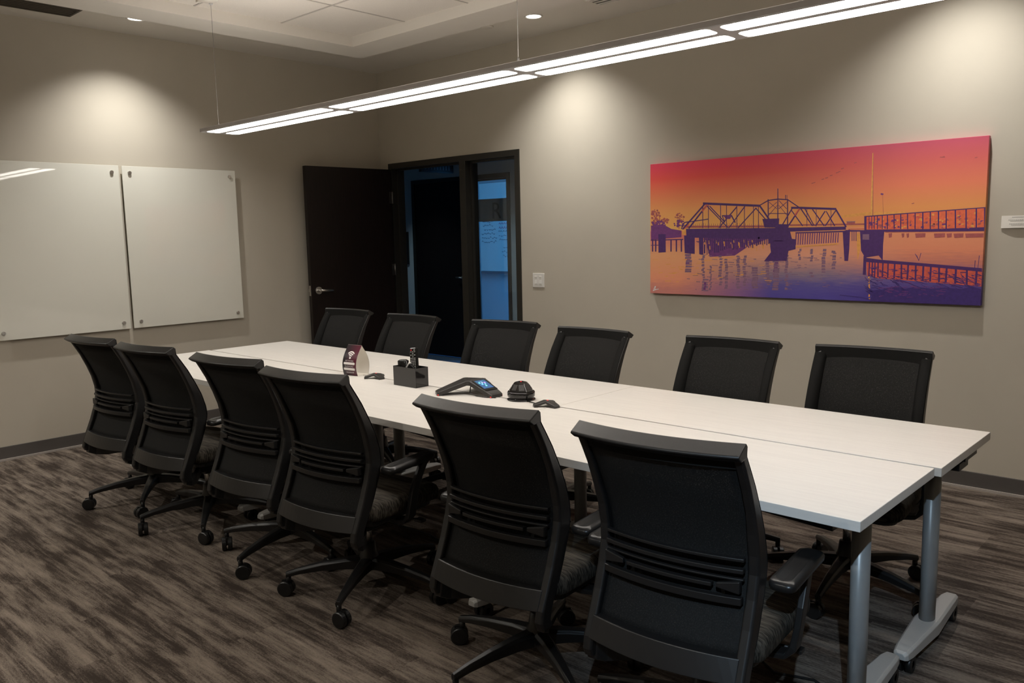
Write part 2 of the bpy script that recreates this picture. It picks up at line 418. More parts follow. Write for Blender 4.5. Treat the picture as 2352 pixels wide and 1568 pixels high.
def lever(parent, x, z, side=-1, ydir=1):
    MB().cyl((x, 0, z), (x, .012*ydir, z), .033, n=32).cyl((x, .012*ydir, z), (x, .045*ydir, z), .012, n=20)\
        .tube([(x, .045*ydir, z), (x+side*.03, .052*ydir, z), (x+side*.08, .050*ydir, z-.002), (x+side*.125, .044*ydir, z-.004)], [.013, .012, .0105, .009], n=14).obj('lever_handle', 'chrome', parent)
ang = math.radians(-92.7)
lf = MB().box(0, .915, -.045, 0, .012, 2.122).obj('door_leaf', 'leaf', d1, bevel=.0015)
lf.location = (.200-FX0, -.030, 0); lf.rotation_euler = (0, 0, ang)
lever(lf, .845, 1.03, -1, 1)
MB().box(.9152, .9165, -.036, -.009, .985, 1.075).box(.9165, .925, -.028, -.015, 1.02, 1.045).obj('latch_plate', 'chrome', lf)
for z in (.28, 1.18, 1.86):
    MB().cyl((-.004, .006, z-.055), (-.004, .006, z+.055), .007, n=12).box(-.003, .028, .0, .0015, z-.055, z+.055).obj('hinge', 'hinge', lf)
# opposite door, closed, with blue-lit room behind its sidelight
d2, _, _, _ = door_unit('door_2', DX0, DX1, HY, .13, True)
lf2 = MB().box(.053, .973, .004, .048, .012, FZ-.053).obj('door_leaf', 'leaf', d2)
h2 = MB().cyl((.90, 0, .99), (.90, -.014, .99), .028, n=24).tube([(.90, -.04, .99), (.86, -.045, .99), (.80, -.04, .99)], .010)
h2.cyl((.90, -.01, .99), (.90, -.045, .99), .010, n=14).obj('lever_handle', 'chrome', lf2)
fb = MB().box(mx1+.012, dW-.06, .0625, .0665, 1.645, 1.903).obj('frosted_band', 'frost', d2)
text_mesh('R', .27, 'letter', 'frost_letter', fb, (1.40, .0615, 1.675), (PI/2, 0, 0), .0003)
# glass marker board inside the far room, seen through the sidelight
wb = empty('marker_board', (-1.35, 4.14, .93))
tag(wb, 'large marker board with black and red handwriting inside the blue-lit room across the hallway', 'whiteboard')
MB().box(-1.9, 1.9, 0, .02, 0, 1.35).obj('board_panel', 'board', wb)
MB().box(-1.9, 1.9, -.06, 0, -.035, -.01).obj('pen_tray', 'tray', wb)
sb, sr = MB(), MB()
random.seed(11)
for (x0_, z0_, n, ln) in ((-1.38, .76, 6, .36), (-1.05, .60, 3, .26), (-.98, .36, 3, .20)):
    for r_ in range(n):
        x = x0_+random.uniform(-.02, .06); z = z0_-r_*.062
        while x < x0_+ln*random.uniform(.6, 1):
            l_ = random.uniform(.018, .05); h_ = random.uniform(-.022, .022); t_ = .007
            sb.prism([(x, -.002, z), (x+l_*.5, -.002, z+h_), (x+l_, -.002, z+h_*.2), (x+l_, -.002, z+h_*.2+t_), (x+l_*.5, -.002, z+h_+t_), (x, -.002, z+t_)], (0, .002, 0))
            x += l_+random.uniform(.004, .02)
for r_ in range(2):
    for k in range(4): sr.prism([(-1.02+k*.05, -.002, .72-r_*.07), (-1.0+k*.05, -.002, .735-r_*.06), (-.98+k*.05, -.002, .715-r_*.07), (-.98+k*.05, -.002, .725-r_*.07), (-1.0+k*.05, -.002, .745-r_*.06), (-1.02+k*.05, -.002, .73-r_*.07)], (0, .002, 0))
sb.obj('black_lettering', 'marker_black', wb); sr.obj('red_lettering', 'marker_red', wb)
# black sign hanging in hallway
hs = empty('hanging_sign', (-.72, 1.40, 2.21))
tag(hs, 'small dark sign hanging from the hallway ceiling beyond the doorway', 'sign')
MB().box(-.02, .02, -.26, .24, 0, .125).obj('sign_body', 'black', hs, bevel=.003)
b = MB()
for k in range(9): b.box(.0205, .0215, -.20+k*.045, -.185+k*.045, .03, .095)
b.obj('sign_lettering', 'tray', hs)
for y in (-.2, .2): MB().cyl((0, y, .125), (0, y, HZ-2.21), .004, n=8).obj('hanger_rod', 'cable', hs)
# framed black wall plaque by the opposite door
hp = empty('wall_plaque', (-1.775, HY, 1.14))
tag(hp, 'black wall plaque with two pale symbols left of the door across the hall', 'sign')
MB().box(-.16, .075, -.02, 0, 0, .41).obj('plaque_body', 'black', hp, bevel=.002)
for z in (.17, .27): MB().cyl((.02, -.0215, z), (.02, -.020, z), .022, n=16).obj('plaque_symbol', 'hall_wall', hp)

# ================================================================ CEILING FITTINGS
def light(name, kind, loc, energy, col, parent=None, **k):
    l = bpy.data.lights.new(name, kind); l.energy = energy; l.color = col
    for a, v in k.items(): setattr(l, a, v)
    o = bpy.data.objects.new(name, l); COL.objects.link(o); o.location = loc
    if parent: o.parent = parent
    return o
def aim(o, d): o.rotation_euler = Vector(d).to_track_quat('-Z', 'Y').to_euler()
def downlight(x, y, label, tilt, e, col=(1, .975, .93), sa=None):
    d = empty('downlight', (x, y, HC)); tag(d, label, 'ceiling light', 'recessed downlights in the painted ceiling border')
    MB().lathe([(.050, -.001), (.066, -.001), (.066, -.006), (.060, -.009), (.052, -.006), (.050, -.001)]).obj('trim_ring', 'white_plastic', d)
    MB().cyl((0, 0, -.0045), (0, 0, -.001), .051, n=40, smooth=False).obj('glowing_lens', 'dl_lens', d)
    s = light('downlight_beam', 'SPOT', (0, 0, -.012), e, col, d, spot_size=math.radians(sa or SPOTA), spot_blend=SPOTB, shadow_soft_size=.022)
    aim(s, tilt)
SPOTA, SPOTB = 114, 1.0
downlight(2.405, -.47, 'round recessed downlight above the picture wall, half hidden by the ceiling edge, over the pendant', (0, .06, -.80), 96)
downlight(5.125, -.47, 'round recessed downlight above the sunset bridge canvas', (0, .06, -.80), 96)
downlight(.49, -2.47, 'round recessed downlight above the glass boards, mostly hidden by the ceiling edge', (-.09, 0, -.80), 94)
downlight(2.405, -6.03, 'round recessed downlight by the front wall, behind the camera side chairs', (.02, .25, -.80), 150, (1, .95, .86), 116)
downlight(.49, -5.20, 'round recessed downlight near the front left corner of the room', (.15, .15, -.80), 140, (1, .95, .86), 116)
downlight(4.70, -6.03, 'added fill light built as a round downlight at the middle of the front wall side', (0, .30, -.80), 85, (1, .95, .86), 110)  # unseen lamp added as warm fill for table edges and chair backs
downlight(6.97, -6.00, 'round recessed downlight behind the camera near the front wall', (-1.50, 3.10, -2.55), 480, (.60, .80, 1.0), 24)
def vent(x, y, sx, sy, label, n, along):
    v = empty('ceiling_vent', (x, y, HC)); tag(v, label, 'vent')
    MB().box(0, sx, -sy, 0, -.004, -.001).obj('vent_back', 'vent', v)
    MB().box(-.015, 0, -sy-.015, .015, -.008, 0).box(sx, sx+.015, -sy-.015, .015, -.008, 0).box(0, sx, 0, .015, -.008, 0).box(0, sx, -sy-.015, -sy, -.008, 0).obj('vent_frame', 'ceiling' if along == 'x' else 'vent', v)
    b = MB()
    for k in range(n):
        if along == 'x': t = -sy*(k+.5)/n; b.box(0, sx, t-.008, t+.004, -.009, -.004)
        else: t = sx*(k+.5)/n; b.box(t-.004, t+.004, -sy, 0, -.007, -.004)
    b.obj('slat', 'ceiling' if along == 'x' else 'vent', v)
vent(.262, -2.83, .60, 1.20, 'dark brown rectangular ceiling vent above the glass boards', 16, 'y')
vent(2.915, -.365, .60, .13, 'slotted white linear vent in the ceiling border beside the downlight', 3, 'x')
dt = tag(MB().lathe([(.001, 0), (.048, 0), (.048, -.006), (.040, -.010), (.001, -.011)], n=32).obj('sprinkler_cover', 'ceiling'), 'small round white cover plate on the ceiling border by the pendant wire', 'sprinkler cover')
dt.location = (1.967, -.496, HC)

# linear pendant
PZ = 2.145
pl = empty('linear_pendant', (1.555, -2.485, PZ)); tag(pl, 'long silver linear pendant with paired glowing white tubes hung over the conference table', 'pendant light')
X1 = 6.45-1.555; hy = .120
sec = [(-hy, .003), (-hy+.003, 0), (hy-.003, 0), (hy, .003), (hy, .021), (hy-.003, .024), (-hy+.003, .024), (-hy, .021)]
MB().loops([[(0, y, z) for y, z in sec], [(X1, y, z) for y, z in sec]], smooth=False).obj('housing', 'fixture', pl)
MB().box(.05, X1-.05, -.085, .085, .0245, .0265).obj('uplight_lens', 'uplens', pl)
segs = [(1.60, 2.805), (2.862, 4.088), (4.128, 4.995), (5.037, 6.34)]
def pill(x0, x1, y0, y1, z0, z1, r):
    pts = []
    for cx, cy, a0 in ((x1-r, y1-r, 0), (x0+r, y1-r, 90), (x0+r, y0+r, 180), (x1-r, y0+r, 270)):
        for k in range(9): a = math.radians(a0+90*k/8); pts.append((cx+r*math.cos(a), cy+r*math.sin(a)))
    return [[(x, y, z0) for x, y in pts], [(x, y, z1) for x, y in pts]]
for a, c in segs:
    for yy in (-.0625, .0625):
        MB().loops(pill(a-1.555, c-1.555, yy-.043, yy+.043, -.0004, .002, .022), smooth=False).obj('tube_lens', 'lens', pl)
for x in (1.565, 4.066):
    w_ = MB().cyl((x-1.555, 0, .026), (x-1.555, 0, zt-PZ), .0010, n=8).cyl((x-1.555, 0, .026), (x-1.555, 0, .065), .005, n=12).obj('suspension_wire', 'cable', pl)
    MB().cyl((x-1.555, 0, zt-PZ-.02), (x-1.555, 0, zt-PZ), .012, n=16).obj('ceiling_anchor', 'fixture', w_)
cn = MB().lathe([(.001, -.028), (.055, -.024), (.062, -.010), (.062, 0), (.001, 0)], n=32).box(-.12, -.02, -.012, .012, -.012, 0).obj('ceiling_canopy', 'ceiling', pl)
cn.location = (1.64-1.555, -.06, zt-PZ)

# ================================================================ ON THE WALLS
def board(y0, y1, label):
    z0, z1 = .838, 2.060
    b_ = empty('glass_whiteboard', (0, y0, z0)); tag(b_, label, 'whiteboard', 'glass boards on the left wall')
    w_, h_ = y1-y0, z1-z0
    MB().box(.027, .033, 0, w_, 0, h_).obj('glass_panel', 'board', b_, bevel=.0012)
    for yy in (.055, w_-.052):
        for zz in (.05, h_-.05):
            MB().cyl((.0008, yy, zz), (.0265, yy, zz), .010, n=18).cyl((.0335, yy, zz), (.044, yy, zz), .0135, .0125, n=20).obj('standoff', 'chrome', b_)
board(-2.4615, -1.544, 'frosted white glass board nearer the open door, on steel standoffs')
board(-3.402, -2.485, 'frosted white glass board at the picture edge, reflecting the pendant tubes')
sw = empty('light_switch', (2.007, 0, 1.114)); tag(sw, 'white double rocker light switch plate beside the dark door frame', 'light switch')
MB().box(-.062, .062, -.007, 0, -.058, .058).obj('face_plate', 'white_plastic', sw, bevel=.003)
for x in (-.024, .024):
    MB().prism([(x-.012, -.0071, -.03), (x-.012, -.0125, -.028), (x-.012, -.009, .006), (x-.012, -.0125, .032), (x-.012, -.0071, .034)], (.024, 0, 0)).obj('rocker', 'white_plastic', sw)
pc = empty('name_placard', (5.319, 0, 1.468)); tag(pc, 'small white printed card on the wall right of the bridge canvas', 'placard')
L = []
for k in range(13):
    x = .165*k/12; bow = .004+.010*math.sin(PI*k/12); L.append([(x, -bow, 0), (x, -bow-.002, 0), (x, -bow-.002+.003, .066), (x, -bow+.003, .066)])
MB().loops(L, smooth=False).obj('card', 'card_white', pc)
b = MB()
for z, xa, xc in ((.056, .052, .112), (.041, .035, .125), (.035, .045, .115), (.020, .040, .120), (.013, .050, .110)):
    n_ = 10
    for k in range(n_):
        xx = xa+(xc-xa)*k/n_; t = (xx+.003)/.165; bow = .004+.010*math.sin(PI*t)-z/.066*.003
        b.box(xx, xx+(xc-xa)/n_*.7, -bow-.0026, -bow-.0016, z, z+.0035)
b.obj('printed_lines', 'grey_txt', pc)
op = empty('outlet_plate', (0, -2.49, .455)); tag(op, 'pale double outlet plate low on the left wall between the first two chairs', 'outlet')
MB().box(0, .012, -.062, .062, -.066, .066).obj('face_plate', 'white_plastic', op, bevel=.003)
for y in (-.028, .028):
    for z in (-.032, .028): MB().box(.0121, .0135, y-.014, y+.014, z-.008, z+.010).obj('socket', 'outlet_dark', op)
MB().tube([(.013, -.03, -.03), (.05, -.03, -.035), (.055, -.03, -.1), (.03, -.035, -.3), (.02, -.06, -.44)], .004).obj('plug_cable', 'black', op)

# canvas with a swing bridge at sunset
CX0, CZ0, CW, CH = 3.10494, 1.04722, 2.1425, .9158
cv = empty('canvas_print', (CX0, 0, CZ0)); tag(cv, 'wide stretched canvas photo print of a steel truss bridge over water at sunset', 'picture')
M['canvas'] = canvas_base(CW, CH)
MB().box(0, CW, -.0375, -.004, 0, CH).obj('canvas', 'canvas', cv, bevel=.0015)
b = MB()
PIC='''5,1,42,523,35,524,36,532,44,532,47,526;5,1,65,522,51,522,46,529,52,538,66,532;5,1,8,575,15,578,22,570,15,563,6,566;5,1,62,578,63,571,58,569,52,571,53,578;
5,1,7,538,12,548,22,545,27,535,15,528;5,1,54,532,47,531,44,536,47,541,55,540;5,1,36,600,41,596,40,591,33,591,32,595;5,1,63,514,53,513,45,521,56,526,69,522;
5,1,44,527,39,530,39,534,45,534,48,531;5,1,42,507,36,509,38,513,44,513,46,509;5,1,55,561,57,556,50,553,45,557,48,560;5,1,53,489,40,491,41,503,54,505,61,496;
5,1,82,569,80,564,73,563,70,567,75,570;5,1,11,579,22,582,26,572,20,565,9,570;5,1,23,578,36,574,35,566,27,560,18,569;5,1,13,504,7,512,17,516,25,511,20,504;
5,1,58,548,56,543,48,543,49,549,53,551;5,1,58,580,62,570,55,565,45,568,47,576;5,1,25,503,23,509,26,514,36,513,35,504;5,1,14,570,25,572,34,562,24,556,12,559;
5,1,30,565,35,564,37,558,32,555,28,559;5,1,64,554,61,548,51,544,47,554,55,558;5,1,6,567,17,568,23,563,18,556,7,559;5,1,73,561,69,553,61,551,54,559,63,564;
5,1,51,573,57,568,51,563,41,566,45,572;5,1,92,552,85,544,75,543,70,556,82,558;5,1,26,491,22,496,26,500,31,498,31,493;5,1,54,527,42,526,36,536,45,545,57,539;
5,1,34,590,42,584,39,576,32,576,26,583;5,1,25,509,23,517,27,520,36,518,32,511;5,1,64,597,67,587,61,581,53,586,51,594;5,1,12,590,20,590,25,582,16,576,9,581;
5,1,79,579,80,569,68,566,63,573,67,582;5,1,19,563,25,564,28,559,25,554,20,555;5,1,12,575,19,576,21,572,17,568,13,571;5,1,27,554,37,555,42,549,36,544,29,547;
5,1,76,578,77,572,69,570,65,575,69,580;5,1,29,492,24,495,29,499,36,499,37,493;5,1,66,520,56,516,53,524,57,530,65,527;5,1,80,519,73,517,70,520,72,525,80,524;
5,1,9,501,6,508,13,509,20,506,16,500;5,1,59,526,53,525,49,529,53,532,59,531;5,1,43,500,37,502,38,508,45,510,47,503;5,1,58,492,49,495,45,503,56,506,63,500;
5,1,20,536,23,540,28,541,31,536,26,533;5,1,58,499,50,502,45,509,55,512,61,507;5,1,25,501,21,507,25,510,32,508,32,503;5,1,56,567,60,557,52,554,44,560,47,567;
5,1,84,514,74,513,67,517,72,525,81,524;5,1,84,556,82,549,73,552,72,556,78,562;5,1,30,490,19,496,26,503,38,502,41,493;5,1,76,516,66,512,62,520,66,525,76,524;
5,1,25,515,22,523,28,529,36,523,33,516;5,1,42,588,48,583,47,575,37,576,36,584;5,1,22,592,33,589,34,580,24,576,17,584;5,1,22,576,36,574,35,565,27,563,16,568;
5,1,20,582,26,580,28,574,22,572,16,575;5,1,132,512,123,505,115,513,117,520,128,522;5,1,87,525,96,527,103,522,98,515,90,516;5,1,117,538,128,532,125,525,112,522,107,532;
5,1,112,533,121,530,119,522,112,519,105,527;5,1,123,503,116,507,117,512,126,512,129,507;5,1,81,513,83,519,90,518,92,511,85,508;5,1,158,523,157,516,149,516,147,522,152,526;
5,1,128,507,118,507,114,517,125,523,132,514;5,1,137,512,130,507,126,512,127,517,133,519;5,1,123,508,115,511,115,517,125,518,127,513;5,1,142,527,142,520,136,516,130,521,131,529;
5,1,146,532,150,524,141,521,134,524,134,532;5,1,140,528,142,521,136,517,128,522,131,529;5,1,147,496,135,497,131,506,141,512,149,504;5,1,115,506,111,512,114,516,123,514,121,507;
5,1,152,514,149,509,140,512,139,520,148,521;5,1,114,509,112,514,116,517,122,515,120,510;5,1,158,525,155,518,147,515,140,523,148,528;5,1,138,517,136,513,128,513,127,518,133,522;
5,1,101,509,102,515,109,516,114,512,110,508;5,1,127,524,132,517,125,512,118,516,120,522;5,1,93,523,99,525,104,521,100,516,95,518;5,1,145,501,136,499,135,507,140,511,148,506;
5,1,87,507,91,515,100,518,106,509,100,500;5,1,101,529,110,526,114,521,107,517,99,520;5,1,119,503,113,509,116,515,125,515,126,507;5,1,263,507,257,507,255,513,261,517,267,512;
5,1,223,563,232,562,233,554,226,550,220,556;5,1,212,555,223,558,228,550,222,543,212,547;5,1,242,567,245,565,244,561,239,561,238,565;5,1,258,539,255,534,249,534,246,540,252,543;
5,1,223,534,227,540,233,539,236,531,228,528;5,1,249,502,245,504,244,509,251,509,254,505;5,1,227,567,235,566,235,559,227,558,224,563;5,1,240,565,245,563,243,559,238,559,237,563;
5,1,221,532,224,541,234,537,233,530,228,526;5,1,258,554,261,548,255,544,250,548,250,555;5,1,261,557,263,551,257,546,252,550,254,558;5,1,249,511,244,514,243,519,249,519,253,516;
5,1,247,548,251,543,248,539,240,541,242,547;5,1,240,512,232,518,238,524,245,523,249,517;5,1,257,541,255,534,249,535,247,539,250,544;5,1,254,511,247,513,246,518,253,520,257,516;
5,1,222,552,230,553,234,547,228,544,221,546;5,1,258,511,250,512,248,519,256,523,261,519;5,1,222,508,217,513,225,520,231,514,231,507;5,1,251,516,246,517,246,521,251,523,253,520;
5,1,250,499,243,504,244,511,252,512,257,505;5,1,246,551,250,547,247,541,239,542,239,548;5,1,220,511,218,515,223,519,226,515,225,510;5,1,274,520,269,518,265,522,268,525,273,525;
5,1,265,538,262,534,258,535,255,539,260,541;5,1,249,526,244,527,243,530,247,533,251,530;5,1,216,560,224,562,229,555,222,551,215,554;5,1,242,569,248,566,244,562,239,561,237,566;
5,1,283,540,278,532,269,534,265,543,275,546;5,1,211,535,216,540,221,538,222,532,217,531;5,1,200,539,206,544,211,542,212,534,205,534;5,1,283,535,279,531,269,532,268,539,277,541;
5,1,229,503,227,507,230,513,235,510,237,504;1,2,57,473,53,477,56,483,62,480,64,475;1,2,67,515,78,508,72,499,61,501,61,510;1,2,112,508,113,502,105,501,100,505,103,511;
1,2,76,518,83,510,78,503,68,504,66,513;1,2,55,514,62,510,62,505,55,503,51,508;1,2,131,485,125,480,116,484,120,491,127,491;1,2,21,484,24,490,32,491,32,483,27,478;
1,2,51,470,41,480,53,489,62,484,64,473;1,2,62,519,69,515,67,506,56,505,54,515;1,2,125,501,121,493,109,491,101,501,113,506;1,2,75,511,82,506,76,500,66,501,66,509;
1,2,22,502,29,505,34,501,31,494,21,494;1,2,95,468,87,470,82,475,90,479,95,475;1,2,47,497,56,502,64,494,60,484,50,486;1,2,14,496,18,501,25,497,22,492,16,490;
1,2,108,491,103,485,94,487,93,495,102,499;1,2,65,468,58,471,62,476,68,477,72,472;1,2,109,471,103,469,100,475,103,480,109,479;1,2,20,478,21,485,29,487,32,480,28,474;
1,2,44,497,55,500,62,494,57,486,47,486;1,2,21,496,27,502,39,497,34,488,23,488;1,2,48,509,53,508,54,503,48,501,45,505;1,2,89,514,91,507,87,501,80,506,82,512;
1,2,14,512,26,513,35,506,25,497,13,500;1,2,94,469,80,471,74,481,85,486,96,483;1,2,86,500,86,493,77,489,71,495,76,502;1,2,33,484,34,491,47,493,48,483,41,480;
1,2,62,503,71,500,67,492,61,490,56,497;1,2,110,478,103,473,94,480,100,487,110,487;1,2,40,482,42,490,54,495,57,485,53,478;1,2,118,475,110,469,103,476,107,483,118,483;
1,2,119,485,115,482,108,484,109,490,115,490;1,2,97,518,100,508,93,503,82,508,84,517;1,2,114,466,102,463,98,472,105,477,116,475;1,2,32,472,30,479,38,485,43,478,41,471;
1,2,245,475,238,478,239,486,248,486,253,479;1,2,215,474,216,483,222,486,227,481,225,473;1,2,264,511,266,501,258,496,251,500,251,510;1,2,277,474,270,473,265,478,271,481,278,480;
1,2,222,467,217,475,225,481,234,476,233,468;1,2,281,490,272,480,260,486,262,495,272,496;1,2,223,481,221,489,232,494,237,486,232,480;1,2,224,522,237,520,235,509,225,505,220,512;
1,2,225,481,225,488,231,490,236,486,231,479;1,2,238,516,248,509,247,500,235,499,229,508;1,2,288,477,282,475,278,479,281,484,286,482;1,2,230,472,223,482,232,489,241,486,240,475;
1,2,225,503,235,505,239,496,234,492,225,493;1,2,266,474,257,471,253,481,261,484,271,481;1,2,269,473,263,472,259,479,265,482,270,479;1,2,224,476,221,482,227,485,234,481,231,476;
1,2,193,494,197,499,205,498,205,488,196,488;1,2,275,478,267,476,262,482,266,487,274,486;1,2,218,498,224,504,232,497,229,488,220,489;1,2,225,475,223,480,227,484,233,481,232,476;
1,2,275,512,278,507,271,502,266,508,269,512;1,2,270,514,271,506,266,505,261,507,263,513;1,2,196,478,199,485,207,487,211,481,204,476;1,2,228,471,223,479,230,484,240,481,237,474;
1,2,221,515,227,513,230,508,223,503,217,508;1,2,241,522,249,517,245,510,237,508,236,517;5,1,40,460,43,556,37,557,35,460;5,1,79,459,82,555,76,555,74,459;
5,1,240,456,242,550,237,550,235,456;1,2,6,485,107,492,175,458,256,445,257,399,7,384;5,1,293,463,945,453,945,465,293,477;5,1,1041,459,1504,455,1504,464,1040,469;
5,1,1398,476,1448,476,1448,461,1401,462;4,2,1397,473,1449,473,1449,478,1397,478;3,1,1367,515,1505,530,1730,527,1731,515,1505,510,1367,500;0,3,293,456,943,449,1394,448,1395,429,1032,423,296,417;
0,3,270,449,443,618,434,625,261,456;0,3,319,455,466,617,457,624,310,462;9,4,421,568,461,614,454,619,414,573;9,4,282,453,319,486,314,490,277,457;0,3,423,617,840,586,840,600,424,632;
0,3,829,594,907,490,916,496,838,600;0,3,905,493,949,450,957,458,912,500;0,3,419,612,421,457,426,457,425,612;0,3,463,611,464,456,469,456,468,610;0,3,554,607,556,454,561,454,559,607;
0,3,597,605,599,453,604,453,602,605;0,3,672,602,675,452,679,452,677,602;0,3,727,600,730,451,734,451,732,600;0,3,791,598,793,449,798,449,795,598;0,3,826,596,828,449,833,449,830,596;
0,3,446,609,612,453,617,457,452,613;0,3,673,596,542,459,548,454,679,591;0,3,730,596,616,457,622,453,736,592;0,3,810,583,683,456,688,451,816,579;0,3,805,579,924,451,929,455,810,583;
0,3,472,602,587,491,592,496,477,607;0,3,259,454,284,500,277,503,252,457;0,3,279,496,327,502,325,509,278,503;0,3,321,500,465,515,464,521,320,506;0,3,568,533,639,533,639,541,568,541;
0,3,632,537,661,487,669,491,640,540;0,3,566,537,586,492,592,494,572,539;1,3,578,539,639,539,628,515,596,514;5,2,334,487,334,462,337,461,337,487;5,2,350,495,350,461,352,461,352,495;
5,2,365,488,365,461,368,461,368,488;5,2,381,488,381,461,384,460,383,488;5,2,396,491,396,460,399,460,399,491;5,2,412,489,412,460,415,460,414,488;5,2,427,492,427,460,430,460,430,492;
5,2,442,489,443,459,445,459,445,489;5,2,458,484,458,459,460,459,460,484;5,2,473,488,473,459,476,459,475,488;5,2,488,487,488,458,491,458,491,487;5,2,503,488,503,458,506,458,506,488;
5,2,518,485,518,458,521,458,521,485;5,2,533,486,533,457,536,457,536,486;5,2,548,487,548,457,551,457,551,487;5,2,563,485,563,457,566,457,565,485;5,2,578,484,578,456,581,456,580,484;
5,2,593,481,593,456,595,456,595,481;5,2,607,486,608,456,610,456,610,486;5,2,622,487,622,456,625,456,624,487;5,2,637,486,637,455,639,455,639,486;5,2,651,486,652,455,654,455,654,485;
5,2,666,483,666,455,669,455,668,483;5,2,680,486,681,454,683,454,683,486;5,2,695,485,695,454,697,454,697,485;5,2,709,482,709,454,712,454,711,482;5,2,723,486,724,453,726,453,726,486;
5,2,737,482,738,453,740,453,740,482;5,2,752,477,752,453,755,453,754,477;5,2,766,482,766,453,769,453,768,482;5,2,780,479,780,452,783,452,782,479;5,2,794,478,795,452,797,452,796,478;
5,2,808,478,809,452,811,452,810,478;5,2,822,475,823,451,825,451,824,475;5,2,836,479,836,451,839,451,838,479;5,2,850,481,850,451,853,451,852,481;5,2,864,476,864,451,866,451,866,476;
5,2,877,481,878,450,880,450,880,481;5,2,891,478,892,450,894,450,893,478;5,2,905,481,905,450,908,450,907,481;0,3,890,633,894,462,901,462,897,632;0,3,956,630,959,460,966,460,962,629;
0,3,1020,627,1024,459,1031,459,1027,627;0,3,835,592,897,622,893,628,832,597;0,3,893,621,961,627,960,634,892,628;0,3,958,627,1025,621,1025,627,958,634;0,3,1021,623,1100,569,1104,574,1024,628;
0,3,955,697,956,629,962,629,960,696;0,3,1007,654,1008,623,1012,623,1012,654;0,3,1018,653,1019,623,1022,623,1021,653;0,3,895,540,1026,536,1026,540,895,544;
0,3,899,613,953,568,955,570,901,615;0,3,952,613,900,572,902,570,954,611;0,3,964,621,1017,566,1020,568,967,623;0,3,1017,611,965,570,968,567,1019,608;0,3,899,528,957,590,955,592,896,530;
0,3,1025,526,967,592,965,590,1023,524;0,4,856,508,971,508,969,472,954,451,872,453;0,4,949,473,1040,470,1022,420,939,422;0,3,995,464,1057,565,1051,569,989,468;
0,3,1040,462,1110,567,1102,572,1032,467;9,4,1076,522,1105,563,1099,568,1070,527;0,3,1048,566,1108,564,1108,576,1048,579;0,3,1103,564,1333,549,1333,561,1103,577;
0,3,1322,558,1392,442,1400,447,1330,562;0,3,1048,555,1123,455,1129,459,1053,558;0,3,1108,563,1186,454,1192,457,1114,567;0,3,1134,563,1197,454,1202,457,1140,565;
0,3,1183,556,1260,452,1265,456,1188,560;0,3,1262,546,1205,457,1210,453,1268,542;0,3,1329,549,1265,456,1271,452,1334,545;0,3,1269,543,1324,451,1330,454,1274,545;
0,3,1149,563,1152,454,1155,454,1152,563;0,3,1208,561,1211,452,1214,452,1211,561;0,3,1299,558,1302,450,1305,450,1302,558;2,2,1508,503,2142,534,2142,423,1510,426;
0,3,1503,501,2142,531,2142,536,1502,507;0,3,1504,427,1877,423,2142,428,2142,408,1878,409,1505,414;0,3,1501,507,1504,421,1517,421,1514,507;0,4,1527,505,1529,431,1533,430,1531,505;
0,4,1542,506,1545,430,1549,430,1546,506;0,4,1557,507,1560,430,1564,430,1562,507;0,4,1574,508,1577,429,1582,429,1579,508;0,4,1602,509,1605,429,1610,429,1607,509;
0,4,1630,511,1633,428,1639,428,1636,511;0,4,1667,513,1671,427,1676,427,1673,512;0,4,1704,514,1707,427,1713,427,1710,514;0,4,1741,516,1745,426,1751,426,1747,516;
0,4,1782,518,1785,425,1791,425,1788,518;0,4,1822,520,1826,424,1833,424,1829,520;0,4,1862,522,1866,423,1872,423,1868,522;0,4,1904,524,1909,422,1915,422,1911,524;
0,4,1944,526,1948,422,1955,421,1950,526;0,4,1990,528,1995,421,2002,420,1997,528;0,4,2044,531,2049,419,2056,419,2051,531;0,4,2094,534,2099,418,2106,418,2101,533;
0,4,2135,536,2140,418,2142,417,2142,535;1,3,1657,481,1666,483,1673,469,1654,468;9,3,1860,477,1869,479,1866,469,1858,467;3,3,1859,491,1873,492,1868,482,1857,486;
9,3,1989,462,2000,463,2000,454,1986,456;1,3,1568,462,1583,464,1579,452,1566,456;1,3,1693,443,1702,445,1705,433,1691,435;9,3,1529,449,1548,451,1541,437,1527,438;
1,3,1579,491,1591,493,1590,476,1577,481;9,3,1656,498,1665,500,1669,492,1653,488;3,3,1885,453,1890,455,1892,445,1883,446;5,3,1835,463,1841,465,1849,457,1832,454;
5,3,2043,479,2058,480,2056,470,2041,470;3,3,1939,445,1952,446,1945,433,1937,436;1,3,2009,493,2025,494,2016,482,2007,487;9,3,2014,515,2026,516,2022,509,2012,509;
5,3,1627,459,1643,460,1641,446,1625,448;9,3,2051,432,2067,434,2067,421,2049,426;3,3,1711,438,1725,440,1720,427,1709,428;3,3,1874,508,1887,509,1885,496,1872,501;
3,3,1685,479,1698,481,1693,471,1683,475;1,3,1614,444,1628,445,1626,429,1612,439;5,3,1636,455,1647,457,1650,440,1634,450;9,3,2099,453,2105,455,2107,447,2098,441;
5,3,1713,464,1730,466,1726,453,1711,459;1,3,1759,452,1770,453,1765,442,1756,445;1,3,1930,452,1947,454,1947,444,1928,444;5,3,1927,433,1933,435,1942,423,1925,421;
5,3,1671,484,1685,485,1678,470,1668,478;1,3,1624,465,1643,466,1637,459,1622,453;9,3,2095,496,2100,498,2109,483,2093,491;1,3,1671,484,1680,485,1688,471,1669,477;
5,3,1875,447,1891,448,1893,434,1873,441;9,3,2052,457,2059,459,2067,443,2050,451;5,3,1707,494,1718,496,1723,487,1704,486;9,3,2012,508,2020,510,2028,502,2010,497;
